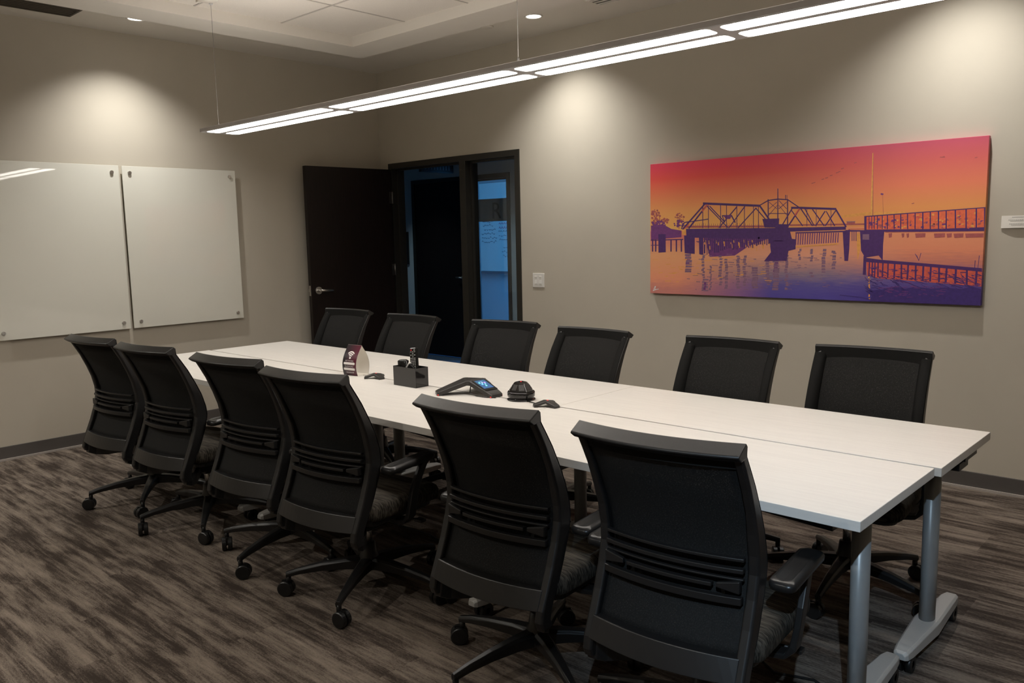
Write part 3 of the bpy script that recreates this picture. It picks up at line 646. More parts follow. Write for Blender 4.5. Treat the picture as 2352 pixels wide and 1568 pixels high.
9,3,1737,465,1747,467,1744,455,1734,458;5,3,1579,454,1593,456,1587,441,1577,444;9,3,2042,483,2058,484,2056,472,2040,475;1,3,1533,472,1543,473,1553,458,1531,460;
1,3,2088,473,2103,475,2104,459,2086,467;9,3,1544,448,1551,450,1563,434,1542,435;5,3,2109,474,2114,476,2118,469,2107,469;1,3,1552,470,1566,472,1559,462,1549,464;
5,3,1900,455,1909,457,1913,441,1897,445;3,3,1868,451,1879,452,1883,442,1865,442;9,3,1595,456,1614,458,1604,448,1592,445;9,3,1634,482,1640,484,1641,469,1632,474;
3,3,1678,449,1687,451,1686,442,1676,436;3,3,1604,490,1616,492,1611,479,1602,479;3,3,1925,470,1938,471,1931,459,1923,459;9,3,1914,468,1923,470,1929,458,1912,460;
9,3,1776,499,1790,500,1792,484,1774,485;3,3,1809,485,1822,486,1826,469,1807,475;3,3,2005,497,2014,499,2017,489,2003,490;1,3,2015,448,2028,450,2020,443,2013,440;
9,3,2089,477,2103,479,2103,465,2087,465;1,3,1572,476,1583,478,1580,471,1569,471;5,3,1758,470,1764,471,1765,454,1756,457;5,3,1963,445,1974,446,1970,441,1961,433;
1,3,1712,481,1727,482,1721,474,1709,476;1,3,1820,440,1833,442,1836,431,1817,430;9,3,1903,472,1911,474,1918,459,1901,468;1,3,1907,506,1914,508,1912,500,1904,501;
3,3,1791,505,1809,506,1806,500,1789,500;9,3,1794,499,1807,501,1801,492,1792,486;5,3,2080,452,2085,453,2089,439,2077,445;3,3,1607,440,1622,441,1620,434,1605,428;
1,3,1676,452,1683,454,1686,443,1673,447;1,3,2121,465,2138,466,2129,460,2120,453;9,3,1781,444,1787,446,1796,439,1779,432;3,3,1897,475,1914,476,1905,466,1895,470;
5,3,1585,446,1596,448,1603,435,1583,436;3,3,2075,441,2089,442,2092,426,2073,434;3,3,1943,482,1961,484,1949,477,1941,471;9,3,1757,477,1765,479,1774,465,1755,472;
3,3,1678,480,1696,482,1691,474,1675,468;1,3,1668,441,1677,443,1685,431,1666,434;5,3,1815,488,1821,490,1833,481,1813,479;9,3,1520,490,1539,491,1527,483,1517,482;
9,3,2000,486,2007,488,2013,475,1998,476;3,3,1565,480,1578,482,1575,467,1562,474;9,3,1969,512,1981,513,1975,499,1967,507;9,3,1660,440,1678,441,1674,433,1658,427;
9,3,1644,449,1651,451,1657,444,1641,445;3,3,2090,511,2102,513,2103,503,2088,499;9,3,1676,472,1687,474,1682,468,1673,465;5,3,1666,466,1685,467,1672,459,1664,461;
3,3,1909,476,1926,477,1919,466,1907,465;9,3,1800,492,1817,493,1806,486,1798,482;5,3,1587,455,1601,457,1606,441,1585,446;1,3,1537,459,1544,461,1556,453,1534,449;
5,3,1948,479,1956,481,1964,467,1946,468;5,3,1734,483,1740,484,1745,478,1732,477;5,3,1536,465,1551,467,1549,454,1534,456;1,3,1836,464,1855,466,1851,454,1833,458;
5,3,1546,449,1558,451,1562,438,1543,439;5,3,1881,454,1890,456,1895,443,1879,450;9,3,1602,478,1613,480,1614,472,1599,473;3,3,2028,450,2043,451,2037,444,2026,442;
3,3,2009,477,2021,479,2022,470,2007,468;3,3,1727,444,1739,445,1742,437,1724,435;9,3,1876,443,1886,445,1889,428,1874,434;3,3,2051,469,2062,470,2059,463,2048,464;
5,3,2110,451,2127,452,2120,442,2108,440;9,3,1584,446,1598,448,1591,436,1581,437;5,3,1775,502,1781,504,1793,488,1772,493;9,3,1518,473,1524,474,1527,458,1515,460;
3,3,2008,463,2020,464,2024,458,2006,455;5,3,2011,478,2027,480,2018,469,2009,475;9,3,1838,485,1853,486,1851,479,1836,476;8,2,1536,872,1542,871,1551,509,1537,510;
5,3,1540,871,1542,871,1552,509,1548,509;5,2,1602,630,1608,515,1610,515,1603,629;1,3,1589,634,1597,637,1608,632,1604,626,1593,627;0,3,5,377,272,380,271,387,5,384;
0,3,5,343,74,342,74,347,5,347;0,3,68,423,129,422,130,295,70,292;0,3,15,386,15,299,26,299,26,386;0,3,40,386,41,299,52,299,52,386;0,3,168,384,168,299,179,299,179,384;
0,3,211,384,212,299,222,299,222,384;0,3,251,383,252,298,263,298,262,383;0,3,278,410,362,409,363,283,284,288;0,3,394,406,430,406,430,276,398,281;3,4,262,447,293,447,294,415,262,415;
0,3,296,419,955,422,956,377,296,396;1,2,440,391,910,385,760,332,665,272,479,263;0,3,434,399,434,286,445,286,445,398;0,3,452,397,455,278,461,278,458,397;
0,3,465,398,468,286,478,286,475,398;0,3,482,397,484,294,490,294,488,397;0,3,498,397,498,302,503,302,503,397;0,3,510,398,511,291,522,291,521,397;0,3,526,397,528,292,537,292,535,397;
0,3,541,397,540,293,550,293,550,397;0,3,556,396,556,305,565,304,565,396;0,3,571,397,569,306,579,305,580,396;0,3,585,396,585,311,595,311,595,396;0,3,601,396,603,316,610,316,608,396;
0,3,615,396,618,320,627,321,624,396;0,3,631,395,633,321,640,321,637,395;0,3,643,396,647,312,658,312,654,396;0,3,660,395,662,320,668,320,666,395;0,3,674,395,678,313,685,313,681,395;
0,3,688,395,690,323,699,323,696,395;0,3,702,395,703,328,713,328,712,395;0,3,717,394,717,326,725,326,725,394;0,3,732,394,731,319,738,319,739,394;0,3,744,394,744,335,754,335,755,394;
0,3,761,394,761,322,768,322,767,393;0,3,774,394,777,325,785,325,782,394;0,3,788,394,787,321,796,321,796,393;0,3,802,393,803,342,811,342,810,393;0,3,815,393,815,335,825,335,825,393;
0,3,829,393,828,342,838,342,839,393;0,3,844,393,843,345,852,345,852,393;0,3,859,392,858,331,864,331,865,392;0,3,872,392,872,346,879,346,879,392;0,3,886,392,887,339,893,339,893,392;
0,3,898,392,900,347,910,347,908,392;0,3,912,392,912,357,921,357,922,392;3,4,758,368,760,334,765,335,763,368;3,4,580,368,581,351,585,351,584,368;3,4,632,359,634,348,639,349,637,360;
3,4,797,334,798,318,803,318,801,335;3,4,907,350,909,336,914,336,912,351;3,4,523,371,525,354,532,355,530,371;3,4,653,373,655,357,661,357,659,373;3,4,539,365,540,341,547,341,546,365;
3,4,642,349,644,321,648,321,646,349;3,4,866,355,867,334,872,334,870,355;3,4,799,342,801,314,806,315,805,343;3,4,727,376,729,356,732,356,731,376;3,4,857,342,859,319,865,319,863,343;
3,4,694,356,695,323,702,323,700,357;3,4,584,366,586,334,592,334,590,366;3,4,435,363,436,347,443,347,442,363;3,4,689,361,690,336,696,336,695,361;3,4,475,337,477,312,484,313,482,337;
3,4,862,334,863,316,870,317,868,335;3,4,740,343,741,327,747,327,745,343;3,4,781,342,783,310,790,310,788,342;3,4,784,373,786,355,793,355,791,373;3,4,444,376,446,360,450,361,448,376;
3,4,817,334,819,302,823,302,821,335;3,4,469,373,470,350,476,350,474,373;3,4,783,339,785,308,789,308,788,339;0,4,573,371,625,371,625,374,573,375;0,4,943,365,997,364,997,367,943,368;
0,4,687,356,734,356,734,359,687,360;0,4,938,361,976,361,976,364,938,365;0,4,464,386,527,385,527,389,464,390;0,4,455,387,503,386,503,389,455,390;0,4,513,388,560,387,560,391,513,391;
0,4,761,356,821,356,821,359,761,360;0,4,599,369,657,368,657,371,599,372;0,4,657,384,705,383,705,386,657,387;0,4,607,372,636,371,636,375,607,375;0,4,503,360,546,360,546,363,503,364;
0,4,700,376,730,375,730,379,700,379;0,4,514,373,563,373,563,376,514,376;0,4,623,383,660,383,660,386,623,386;0,4,577,385,635,384,635,387,577,388;0,4,459,376,494,375,494,379,459,379;
0,4,535,381,572,381,572,384,535,385;0,4,375,366,404,366,404,369,375,370;0,4,796,367,845,366,845,370,796,370;0,4,503,365,546,364,546,367,503,368;0,4,826,366,858,365,858,368,826,369;
0,4,722,386,754,385,754,389,722,389;0,4,712,385,737,385,737,388,711,388;0,4,657,369,710,368,710,371,657,372;0,4,383,362,444,361,444,365,383,365;0,4,577,385,606,385,606,388,577,389;
0,4,564,368,619,367,619,371,564,371;0,4,881,383,932,382,932,386,881,386;0,4,423,363,482,363,482,366,423,366;0,4,911,433,1043,431,1058,378,1083,375,1083,313,1037,302,1026,239,873,236,919,294,906,380;
1,3,1082,417,1079,340,1086,339,1089,416;1,3,1097,416,1095,341,1101,340,1104,416;1,3,1112,416,1110,341,1116,341,1119,416;1,3,1127,416,1125,342,1131,342,1134,415;
1,3,1143,416,1140,343,1146,342,1149,415;1,3,1157,415,1155,344,1161,343,1164,415;1,3,1172,415,1170,344,1176,344,1179,415;1,3,1187,415,1185,345,1191,345,1194,414;
1,3,1202,415,1200,346,1206,345,1208,414;1,3,1217,414,1214,346,1221,346,1223,414;1,3,1231,414,1229,347,1235,347,1238,414;1,3,1246,414,1244,348,1250,347,1252,413;
1,3,1261,414,1258,348,1264,348,1267,413;1,3,1275,413,1273,349,1279,349,1281,413;1,3,1290,413,1287,350,1293,349,1296,413;1,3,1304,413,1302,351,1308,350,1310,412;
1,3,1318,413,1316,351,1322,351,1325,412;1,3,1333,412,1330,352,1336,351,1339,412;1,3,1347,412,1345,353,1351,352,1353,412;0,3,1080,411,1412,415,1411,423,1080,419;
3,4,1083,324,1352,341,1351,348,1082,331;0,4,1376,422,1420,429,1419,313,1414,241,1392,241;0,3,1430,419,1432,361,1436,361,1434,419;0,3,1442,419,1444,361,1448,361,1446,419;
0,3,1454,419,1456,360,1460,360,1458,419;0,3,1394,417,1506,416,1505,424,1394,427;9,3,1409,429,1504,430,1504,434,1409,433;3,2,1460,408,1485,407,1488,333,1471,243,1464,333;
0,4,1479,420,1619,418,1615,337,1616,244,1592,274,1514,262,1489,303;4,5,1495,400,1533,400,1534,367,1496,368;5,2,1623,408,2142,406,2142,410,1623,412;5,3,1643,402,1663,404,1662,380,1647,377;
5,3,1715,401,1731,402,1730,380,1720,376;5,3,1742,400,1757,402,1756,379,1747,375;5,3,1789,400,1845,401,1844,378,1794,375;5,3,1889,398,1947,399,1947,377,1893,374;
5,3,1954,397,1982,398,1981,376,1959,373;5,3,1990,396,2041,397,2040,375,1995,372;5,3,2049,395,2141,396,2140,374,2053,372;4,3,287,283,334,285,335,269,284,269;
4,3,288,263,336,265,336,248,286,248;4,3,295,240,342,241,340,223,292,222;4,3,293,216,341,217,339,207,291,207;4,3,293,203,340,202,339,189,290,188;4,3,290,182,338,181,338,171,287,170;
4,3,288,169,336,168,337,156,286,155;4,3,424,272,442,274,441,254,422,254;4,3,416,253,434,254,437,238,414,238;4,3,419,233,437,232,438,220,417,220;4,3,420,213,438,215,439,197,417,197;
4,3,425,189,443,189,442,181,423,181;4,3,417,179,435,181,437,166,415,166;4,3,426,164,444,165,443,153,424,152;4,3,423,145,441,146,441,132,420,132;4,3,428,128,446,128,444,118,426,118;
4,3,428,113,446,113,444,100,426,99;4,3,423,96,441,97,441,84,421,84;4,3,424,79,442,77,442,62,422,61;4,3,421,59,439,61,440,42,418,41;4,3,420,39,438,40,439,29,417,29;
4,3,443,112,473,112,471,101,440,101;4,3,436,94,467,93,468,86,434,85;4,3,436,81,467,81,468,71,434,70;4,3,439,64,470,66,469,47,436,46;4,3,441,39,472,38,471,28,438,27;
4,3,480,204,493,203,493,194,478,194;4,3,485,194,497,195,496,184,482,184;4,3,480,179,493,181,493,169,478,169;4,3,478,164,491,166,492,149,475,149;4,3,486,145,499,145,497,136,484,136;
4,3,483,131,496,133,495,122,481,121;4,3,483,119,495,118,495,106,480,106;4,3,476,104,488,106,491,97,473,96;4,3,487,91,500,91,497,82,485,81;4,3,480,81,493,80,493,71,478,71;
4,3,484,66,497,68,496,54,481,54;4,3,476,52,489,52,491,36,474,35;4,3,548,272,568,272,569,260,545,260;4,3,553,252,573,253,572,242,551,242;4,3,556,234,576,234,574,222,554,222;
4,3,557,216,577,217,575,204,555,204;4,3,550,199,570,201,571,185,548,185;4,3,551,178,571,181,572,164,549,163;4,3,549,160,569,159,571,149,547,149;4,3,546,145,566,147,569,128,544,127;
4,3,555,121,575,123,574,106,553,106;4,3,558,99,578,98,576,85,556,84;4,3,552,82,572,82,572,71,549,71;4,3,590,249,610,249,612,240,588,240;4,3,590,233,610,235,612,219,588,219;
4,3,596,215,615,215,615,202,593,202;4,3,596,200,616,202,616,185,594,184;4,3,595,180,615,180,615,171,593,170;4,3,602,163,621,162,619,146,599,146;4,3,598,141,617,143,617,129,595,129;
4,3,599,123,618,123,618,107,596,106;4,3,596,100,616,101,616,84,594,83;4,3,598,77,617,79,617,61,595,60;4,3,593,59,613,62,615,48,591,48;4,3,678,272,700,270,700,262,676,262;
4,3,684,259,705,259,704,247,681,247;4,3,677,246,699,248,700,235,675,235;4,3,679,231,701,233,701,222,677,222;4,3,678,219,699,218,700,204,676,203;4,3,684,203,706,204,704,190,682,189;
4,3,685,186,707,186,705,174,683,174;4,3,686,173,707,173,705,160,684,160;4,3,684,155,706,155,704,144,682,144;4,3,678,140,700,141,701,130,675,130;4,3,677,123,699,123,701,111,675,110;
4,3,682,105,704,106,704,91,680,91;4,3,677,88,698,87,701,74,674,73;4,3,683,67,705,66,705,53,681,52;4,3,733,272,752,273,750,257,731,257;4,3,728,254,747,254,747,237,726,237;
4,3,725,235,744,236,745,224,722,224;4,3,733,221,752,223,751,210,731,210;4,3,723,204,742,202,745,191,721,191;4,3,724,188,743,186,745,179,721,179;4,3,727,172,746,171,747,161,725,160;
4,3,732,160,751,159,750,146,730,146;4,3,726,140,745,142,747,129,724,129;4,3,736,122,755,122,753,106,733,105;4,3,728,103,747,102,748,89,726,89;4,3,728,87,747,86,749,73,726,73;
4,3,790,196,830,198,830,182,788,181;4,3,791,180,831,179,831,169,789,168;4,3,787,165,827,166,829,154,785,153;4,3,794,148,834,150,833,138,792,137;4,3,796,133,836,133,834,118,794,117;
4,3,794,116,833,117,833,108,791,107;4,3,789,106,829,107,830,98,786,97;4,3,788,97,828,100,830,88,786,87;4,3,790,86,830,88,831,73,788,72;4,3,796,68,836,68,835,59,794,58;
4,3,889,240,910,239,910,230,887,229;4,3,885,226,905,227,908,213,883,213;4,3,891,206,911,206,911,197,888,197;4,3,886,194,907,192,909,185,884,185;4,3,887,181,908,182,909,165,885,164;
4,3,892,160,912,162,912,152,889,152;4,3,886,151,907,152,909,143,884,142;4,3,891,139,912,139,912,130,889,129;4,3,895,129,916,131,915,113,893,113;4,3,893,106,914,107,913,97,891,97;
4,3,897,89,918,88,916,82,895,82;4,3,933,240,972,240,973,229,931,228;4,3,940,223,978,221,976,215,938,214;4,3,941,211,979,210,977,201,939,200;4,3,940,194,979,192,977,179,938,178;
4,3,942,177,980,180,978,161,940,161;4,3,934,159,973,158,974,148,932,148;4,3,940,144,978,147,977,129,938,128;4,3,937,123,976,123,976,112,935,111;4,3,942,104,980,106,979,97,940,96;
4,3,936,94,975,96,976,82,934,81;4,3,934,76,972,77,974,69,932,68;4,3,933,64,972,65,974,50,931,49;4,3,1013,294,1031,295,1032,280,1011,280;4,3,1021,276,1039,277,1037,267,1019,267;
4,3,1019,260,1036,260,1036,249,1017,249;4,3,1018,247,1035,249,1035,236,1016,236;4,3,1019,236,1037,237,1036,224,1018,224;4,3,1020,223,1038,224,1037,209,1018,209;
4,3,1018,207,1036,208,1036,192,1016,192;4,3,1013,189,1031,189,1033,177,1011,176;4,3,1015,174,1032,173,1034,161,1013,160;4,3,1023,154,1040,154,1039,145,1021,145;
4,3,1021,145,1039,147,1038,131,1019,131;4,3,1014,123,1032,125,1034,112,1012,111;4,3,1023,106,1040,106,1039,96,1021,96;4,3,1025,93,1043,93,1041,78,1023,78;
4,3,1018,70,1035,69,1037,54,1016,54;4,3,1109,315,1122,316,1121,300,1108,300;4,3,1101,299,1114,298,1116,291,1099,291;4,3,1101,285,1114,283,1116,269,1099,269;
4,3,1107,264,1120,265,1120,254,1105,254;4,3,1106,253,1119,253,1119,245,1104,245;4,3,1180,314,1195,315,1195,299,1178,299;4,3,1179,298,1194,300,1194,282,1177,282;
4,3,1185,274,1200,273,1198,263,1183,263;4,3,1183,262,1198,262,1197,252,1181,252;4,3,1179,248,1194,250,1195,236,1177,236;4,3,1259,314,1280,314,1279,299,1257,299;
4,3,1259,293,1280,293,1279,280,1257,280;4,3,1257,278,1278,278,1278,270,1256,270;4,3,1252,265,1272,267,1275,249,1250,249;4,3,1253,246,1274,246,1276,236,1251,236;
4,3,1254,234,1275,237,1276,221,1252,221;4,3,1253,217,1274,215,1276,202,1252,201;4,3,1254,195,1275,195,1277,182,1252,182;4,3,1255,178,1276,176,1278,168,1253,168;
4,3,1313,304,1334,302,1336,290,1311,290;4,3,1321,290,1342,290,1341,283,1320,283;4,3,1319,275,1340,276,1340,260,1318,260;4,3,1318,256,1338,257,1339,246,1316,245;
4,3,1322,239,1343,239,1342,226,1320,226;4,3,1316,224,1337,224,1338,209,1314,208;4,3,1316,202,1336,203,1339,191,1314,191;4,3,1176,169,1197,171,1199,158,1174,158;
4,3,1185,151,1206,151,1205,138,1183,137;1,3,947,235,972,237,970,220,945,219;1,3,943,215,968,214,968,199,941,199;1,3,942,197,967,198,968,185,940,185;1,3,938,181,963,181,965,167,936,167;
1,3,295,277,321,276,323,266,292,266;1,3,304,261,331,262,329,253,302,252;1,3,304,246,330,244,329,231,301,231;1,3,294,230,320,229,323,212,291,212;1,3,438,89,454,87,453,71,436,70;
1,3,441,67,456,69,454,58,438,58;1,3,434,54,449,56,450,36,432,36;4,3,1020,90,1050,89,1050,91,1020,92;4,3,1366,104,1389,105,1389,109,1366,108;4,3,458,175,492,172,492,176,459,179;
4,3,580,121,616,122,616,126,580,125;4,3,1062,152,1103,151,1103,154,1062,155;4,3,498,245,538,242,538,245,498,248;4,3,958,259,999,257,999,260,958,262;4,3,1143,218,1159,215,1159,218,1143,220;
4,3,938,77,968,77,968,80,938,80;4,3,349,132,390,133,390,136,349,134;4,3,394,244,429,244,429,248,394,248;4,3,1082,229,1100,230,1100,234,1082,233;4,3,884,63,903,64,903,67,884,66;
4,3,368,37,381,35,382,39,368,40;4,3,825,71,867,73,867,76,825,74;4,3,963,190,985,192,985,194,963,193;4,3,906,141,932,139,932,143,907,145;4,3,1046,166,1062,167,1062,171,1045,170;
4,3,496,204,541,202,541,205,496,208;4,3,415,203,435,204,435,208,415,207;4,3,920,176,933,176,933,178,920,179;4,3,883,224,923,225,923,228,883,228;4,3,467,89,511,90,511,92,467,92;
4,3,678,65,718,63,718,67,678,69;4,3,732,103,747,104,747,107,732,106;4,3,1053,233,1090,230,1091,233,1053,236;4,3,936,60,977,60,977,63,936,64;4,3,801,247,819,247,818,251,800,251;
4,3,492,162,514,164,514,168,491,167;4,3,650,91,662,88,663,92,651,95;4,3,583,162,597,161,598,165,583,166;4,3,973,231,1010,229,1011,233,973,235;4,3,838,60,879,61,879,63,838,62;
4,3,786,124,809,121,810,124,786,126;4,3,1212,113,1227,110,1227,113,1213,116;4,3,1290,91,1309,89,1309,92,1290,94;4,3,458,124,494,124,494,128,458,128;4,3,800,94,838,93,838,97,800,98;
4,3,1168,259,1182,258,1182,262,1169,263;4,3,937,204,969,205,969,209,937,208;4,3,888,205,921,206,921,208,888,208;4,3,1159,256,1188,255,1188,257,1159,258;
4,3,1262,80,1297,79,1297,82,1262,84;4,3,679,231,695,230,695,235,680,236;4,3,1094,210,1122,209,1122,213,1094,214;4,3,738,200,781,202,781,205,738,204;4,3,657,138,678,137,678,139,657,141;
4,3,1084,191,1116,193,1116,195,1083,194;4,3,375,89,406,88,407,93,376,94;4,3,1018,122,1047,121,1048,124,1018,126;4,3,544,170,568,172,568,175,544,174;4,3,1366,177,1401,176,1401,180,1366,181;
4,3,330,195,357,195,357,197,330,197;4,3,1032,59,1065,57,1065,60,1032,62;4,3,1282,89,1301,90,1300,94,1282,92;4,3,818,95,856,92,856,96,818,99;4,3,553,251,580,248,580,252,554,255;
4,3,1249,151,1260,149,1261,152,1250,154;4,3,1029,91,1067,92,1067,96,1029,95;4,3,384,146,424,143,424,148,385,150;4,3,499,111,536,112,536,115,499,114;4,3,1023,257,1060,254,1060,257,1023,260;
4,3,970,258,1006,256,1006,259,970,262;4,3,1208,244,1238,245,1237,248,1207,247;4,3,996,205,1022,205,1021,209,996,208;4,3,595,246,608,245,608,249,595,250;
4,3,896,88,923,87,923,90,896,91;4,3,754,96,768,93,769,96,754,99;4,3,606,278,622,279,622,282,606,282;4,3,549,88,570,86,570,88,550,91;4,3,1363,258,1376,257,1376,261,1363,262;
4,3,1020,81,1051,81,1051,84,1020,84;4,3,569,115,614,115,614,119,569,120;4,3,1303,271,1331,270,1331,274,1303,275;4,3,957,111,998,111,999,115,957,115;4,3,984,274,1012,274,1012,276,984,277;
4,3,1202,256,1223,254,1224,258,1202,260;4,3,620,158,656,157,656,161,620,162;4,3,408,276,454,274,454,278,408,280;4,3,750,72,761,70,761,74,750,75;4,3,1355,160,1380,158,1381,161,1355,163;
4,3,1006,265,1037,264,1037,267,1006,268;4,3,888,114,927,113,927,117,888,117;4,3,627,211,670,209,670,212,627,214;4,3,735,47,769,48,769,52,735,51;4,3,706,244,733,242,734,246,706,248;
4,3,1174,114,1195,115,1195,118,1174,117;4,3,907,106,938,108,938,111,907,109;4,3,915,159,938,159,938,162,915,162;4,3,863,201,902,200,902,202,863,204;4,3,651,242,682,243,682,245,651,244;
4,3,1077,193,1094,192,1095,194,1077,195;4,3,583,125,606,125,606,129,583,129;4,3,1152,111,1169,112,1169,115,1152,114;4,3,707,125,741,123,741,126,707,127;
4,3,877,206,908,208,908,210,877,209;4,3,1087,89,1113,90,1112,93,1087,91;4,3,1102,198,1121,196,1122,199,1102,202;4,3,617,225,661,223,661,228,617,230;4,3,879,233,893,230,894,234,879,236;
4,3,468,268,494,268,494,273,468,272;4,3,1263,106,1281,105,1281,108,1263,108;4,3,761,199,795,197,795,200,762,202;4,3,736,163,760,164,760,168,736,167;4,3,1132,259,1170,257,1170,260,1132,261;
4,3,919,72,931,70,931,72,919,74;4,3,1242,127,1257,125,1258,128,1242,131;4,3,861,184,878,180,879,184,862,188;4,3,519,83,545,83,545,85,519,86;4,3,1294,221,1303,220,1304,222,1294,223;
4,3,1239,280,1273,280,1273,283,1239,283;4,3,303,108,326,107,326,112,303,112;4,3,1240,128,1257,126,1258,129,1240,132;4,3,621,279,645,278,645,282,621,282;
4,3,1097,108,1111,109,1111,112,1097,111;4,3,1144,197,1159,196,1159,199,1144,201;4,3,306,238,338,235,338,238,306,241;4,3,741,132,776,129,777,133,741,136;
4,3,878,189,918,190,918,193,878,192;4,3,611,195,652,196,652,200,611,199;3,2,22,240,66,239,66,242,22,243;3,2,71,144,106,148,105,153,71,149;3,2,212,85,238,87,237,91,212,88;
3,2,798,167,826,170,826,173,797,170;3,2,333,139,385,141,385,143,333,142;3,2,373,147,412,149,412,153,373,152;3,2,126,121,150,123,150,128,126,126;3,2,367,92,401,93,401,95,367,94;
3,2,66,184,85,187,84,190,66,187;3,2,554,123,590,124,589,128,554,127;3,2,957,143,976,142,976,145,957,146;3,2,824,149,860,149,860,153,824,152;3,2,853,153,908,157,907,161,853,157;
3,2,187,150,238,153,238,155,187,153;3,2,140,250,168,252,168,254,140,253;3,2,276,185,299,188,298,193,275,189;3,2,608,156,664,157,664,160,608,159;3,2,908,217,952,216,952,220,908,221;
3,2,699,219,742,220,741,222,699,221;3,2,710,146,744,146,744,150,710,151;3,2,540,144,562,143,563,148,541,148;3,2,243,171,273,171,273,176,243,176;3,2,457,171,521,172,521,176,457,175;
3,2,233,189,285,192,284,196,233,194;3,2,552,121,573,122,573,125,552,123;3,2,178,116,199,119,198,122,177,119;3,2,521,113,550,116,550,119,521,116;3,2,514,256,542,255,543,259,514,260;
3,2,839,207,876,208,876,211,839,210;3,2,263,241,310,241,310,245,263,245;3,2,576,220,609,222,609,226,575,224;3,2,675,157,693,159,692,162,675,161;3,2,153,144,219,146,219,150,153,148;
3,2,130,206,171,209,171,213,130,210;3,2,375,216,433,216,433,219,375,219;3,2,559,115,595,118,594,121,559,117;3,2,186,142,205,143,205,145,186,144;3,2,577,199,607,200,607,204,577,203;
3,2,873,125,899,125,899,128,873,128;3,2,797,129,837,129,837,132,797,132;3,2,688,160,735,163,735,166,688,164;3,2,564,250,614,252,614,256,564,254;3,2,171,184,211,185,211,188,171,187;
3,2,437,236,499,239,499,243,437,241;3,2,550,186,582,188,582,190,550,189;3,2,669,139,730,141,730,145,669,144;3,2,301,203,356,207,356,210,301,207;3,2,422,162,469,164,469,166,422,164;
3,2,558,261,586,263,586,267,557,264;3,2,902,100,926,101,926,104,902,103;3,2,384,227,423,227,423,229,384,230;3,2,602,258,656,259,656,263,602,262;3,2,123,88,176,89,176,94,123,93;
3,2,551,162,573,164,573,168,551,165;3,2,372,183,395,185,394,190,371,187;3,2,355,135,397,138,396,141,355,138;3,2,236,178,265,178,265,181,236,181;3,2,774,235,805,235,805,238,774,238;
3,2,881,108,929,109,929,113,881,112;3,2,851,165,899,169,899,173,851,169;9,2,1524,236,1705,223,2141,191,2142,106,1595,140,1529,154;0,3,1506,262,1616,248,1796,234,2140,206,2141,186,1797,217,1507,236;
0,3,1505,272,1504,159,1522,158,1522,272;0,4,1538,244,1535,149,1542,149,1545,243;0,4,1553,242,1555,148,1562,148,1561,242;0,4,1569,241,1570,147,1577,147,1576,241;
0,4,1586,240,1588,146,1596,146,1594,240;0,4,1614,238,1613,144,1621,144,1622,238;0,4,1643,236,1644,142,1652,142,1651,236;0,4,1680,233,1679,140,1688,140,1689,233;
0,4,1717,230,1720,137,1729,138,1726,230;0,4,1754,228,1752,135,1762,135,1764,227;0,4,1795,225,1797,132,1806,132,1805,225;0,4,1836,222,1836,130,1846,130,1846,221;
0,4,1876,219,1875,127,1885,127,1886,218;0,4,1919,215,1922,124,1932,124,1929,215;0,4,1959,213,1956,122,1967,121,1969,212;0,4,2006,209,2005,119,2016,118,2017,209;
0,4,2061,205,2064,115,2074,115,2071,205;0,4,2110,202,2108,112,2119,111,2121,201;0,4,2142,198,2142,109,2142,109,2142,198;0,4,1777,190,1804,183,1805,187,1779,195;
0,4,1981,111,2012,106,2012,111,1981,116;0,4,1568,203,1597,203,1597,207,1568,207;1,4,1599,146,1631,141,1632,147,1599,152;1,4,2096,132,2114,134,2114,136,2096,134;
0,4,1689,164,1717,164,1717,166,1689,166;6,4,1904,150,1937,140,1938,143,1904,152;0,4,1835,150,1853,152,1853,156,1834,154;0,4,1623,174,1643,169,1644,174,1624,179;
0,4,1990,169,2010,168,2010,171,1990,172;0,4,1713,173,1725,171,1726,173,1713,176;1,4,2109,112,2140,116,2140,120,2108,116;6,4,2090,164,2104,161,2105,166,2091,169;
6,4,1615,177,1636,175,1636,179,1615,182;1,4,1709,195,1744,194,1744,200,1708,200;6,4,1894,189,1914,183,1915,187,1895,193;1,4,1607,166,1625,154,1627,157,1609,169;
0,4,1734,194,1746,183,1748,185,1737,197;1,4,1643,192,1679,188,1679,191,1644,195;0,4,1913,120,1948,112,1949,115,1913,123;0,4,2033,178,2062,179,2062,184,2033,183;
0,4,2038,119,2051,119,2051,122,2038,122;1,4,1948,124,1983,118,1984,122,1948,128;0,4,1811,143,1847,146,1846,150,1810,147;1,4,2054,148,2081,148,2081,150,2054,151;
6,4,1555,177,1577,173,1578,179,1555,182;0,4,1733,178,1765,178,1765,183,1733,182;0,4,2109,168,2123,171,2123,174,2108,171;0,4,1616,161,1639,154,1639,157,1617,164;
0,4,1739,187,1768,185,1768,188,1739,190;0,4,1998,163,2010,163,2010,168,1998,169;6,4,1971,158,2001,150,2001,153,1972,160;0,4,1559,195,1584,193,1584,199,1559,201;
0,4,1924,173,1941,167,1942,171,1925,176;0,4,1766,137,1786,135,1786,140,1766,141;6,4,2068,142,2098,138,2098,140,2068,144;1,4,2127,149,2142,141,2142,146,2128,154;
6,4,1930,145,1953,146,1953,149,1929,148;0,4,1596,187,1624,178,1625,181,1597,190;6,4,2026,123,2054,119,2054,123,2026,126;1,4,1585,126,1622,126,1622,129,1585,129;
6,4,2069,109,2092,99,2094,103,2071,112;6,4,1717,149,1732,137,1735,141,1720,153;0,4,1542,159,1573,156,1573,160,1542,162;0,4,1922,176,1948,170,1949,175,1922,180;
1,4,1667,192,1697,185,1698,190,1668,197;1,4,1865,178,1879,171,1881,176,1867,183;6,4,1941,125,1958,118,1959,120,1942,128;0,4,2015,130,2042,119,2044,124,2017,135;
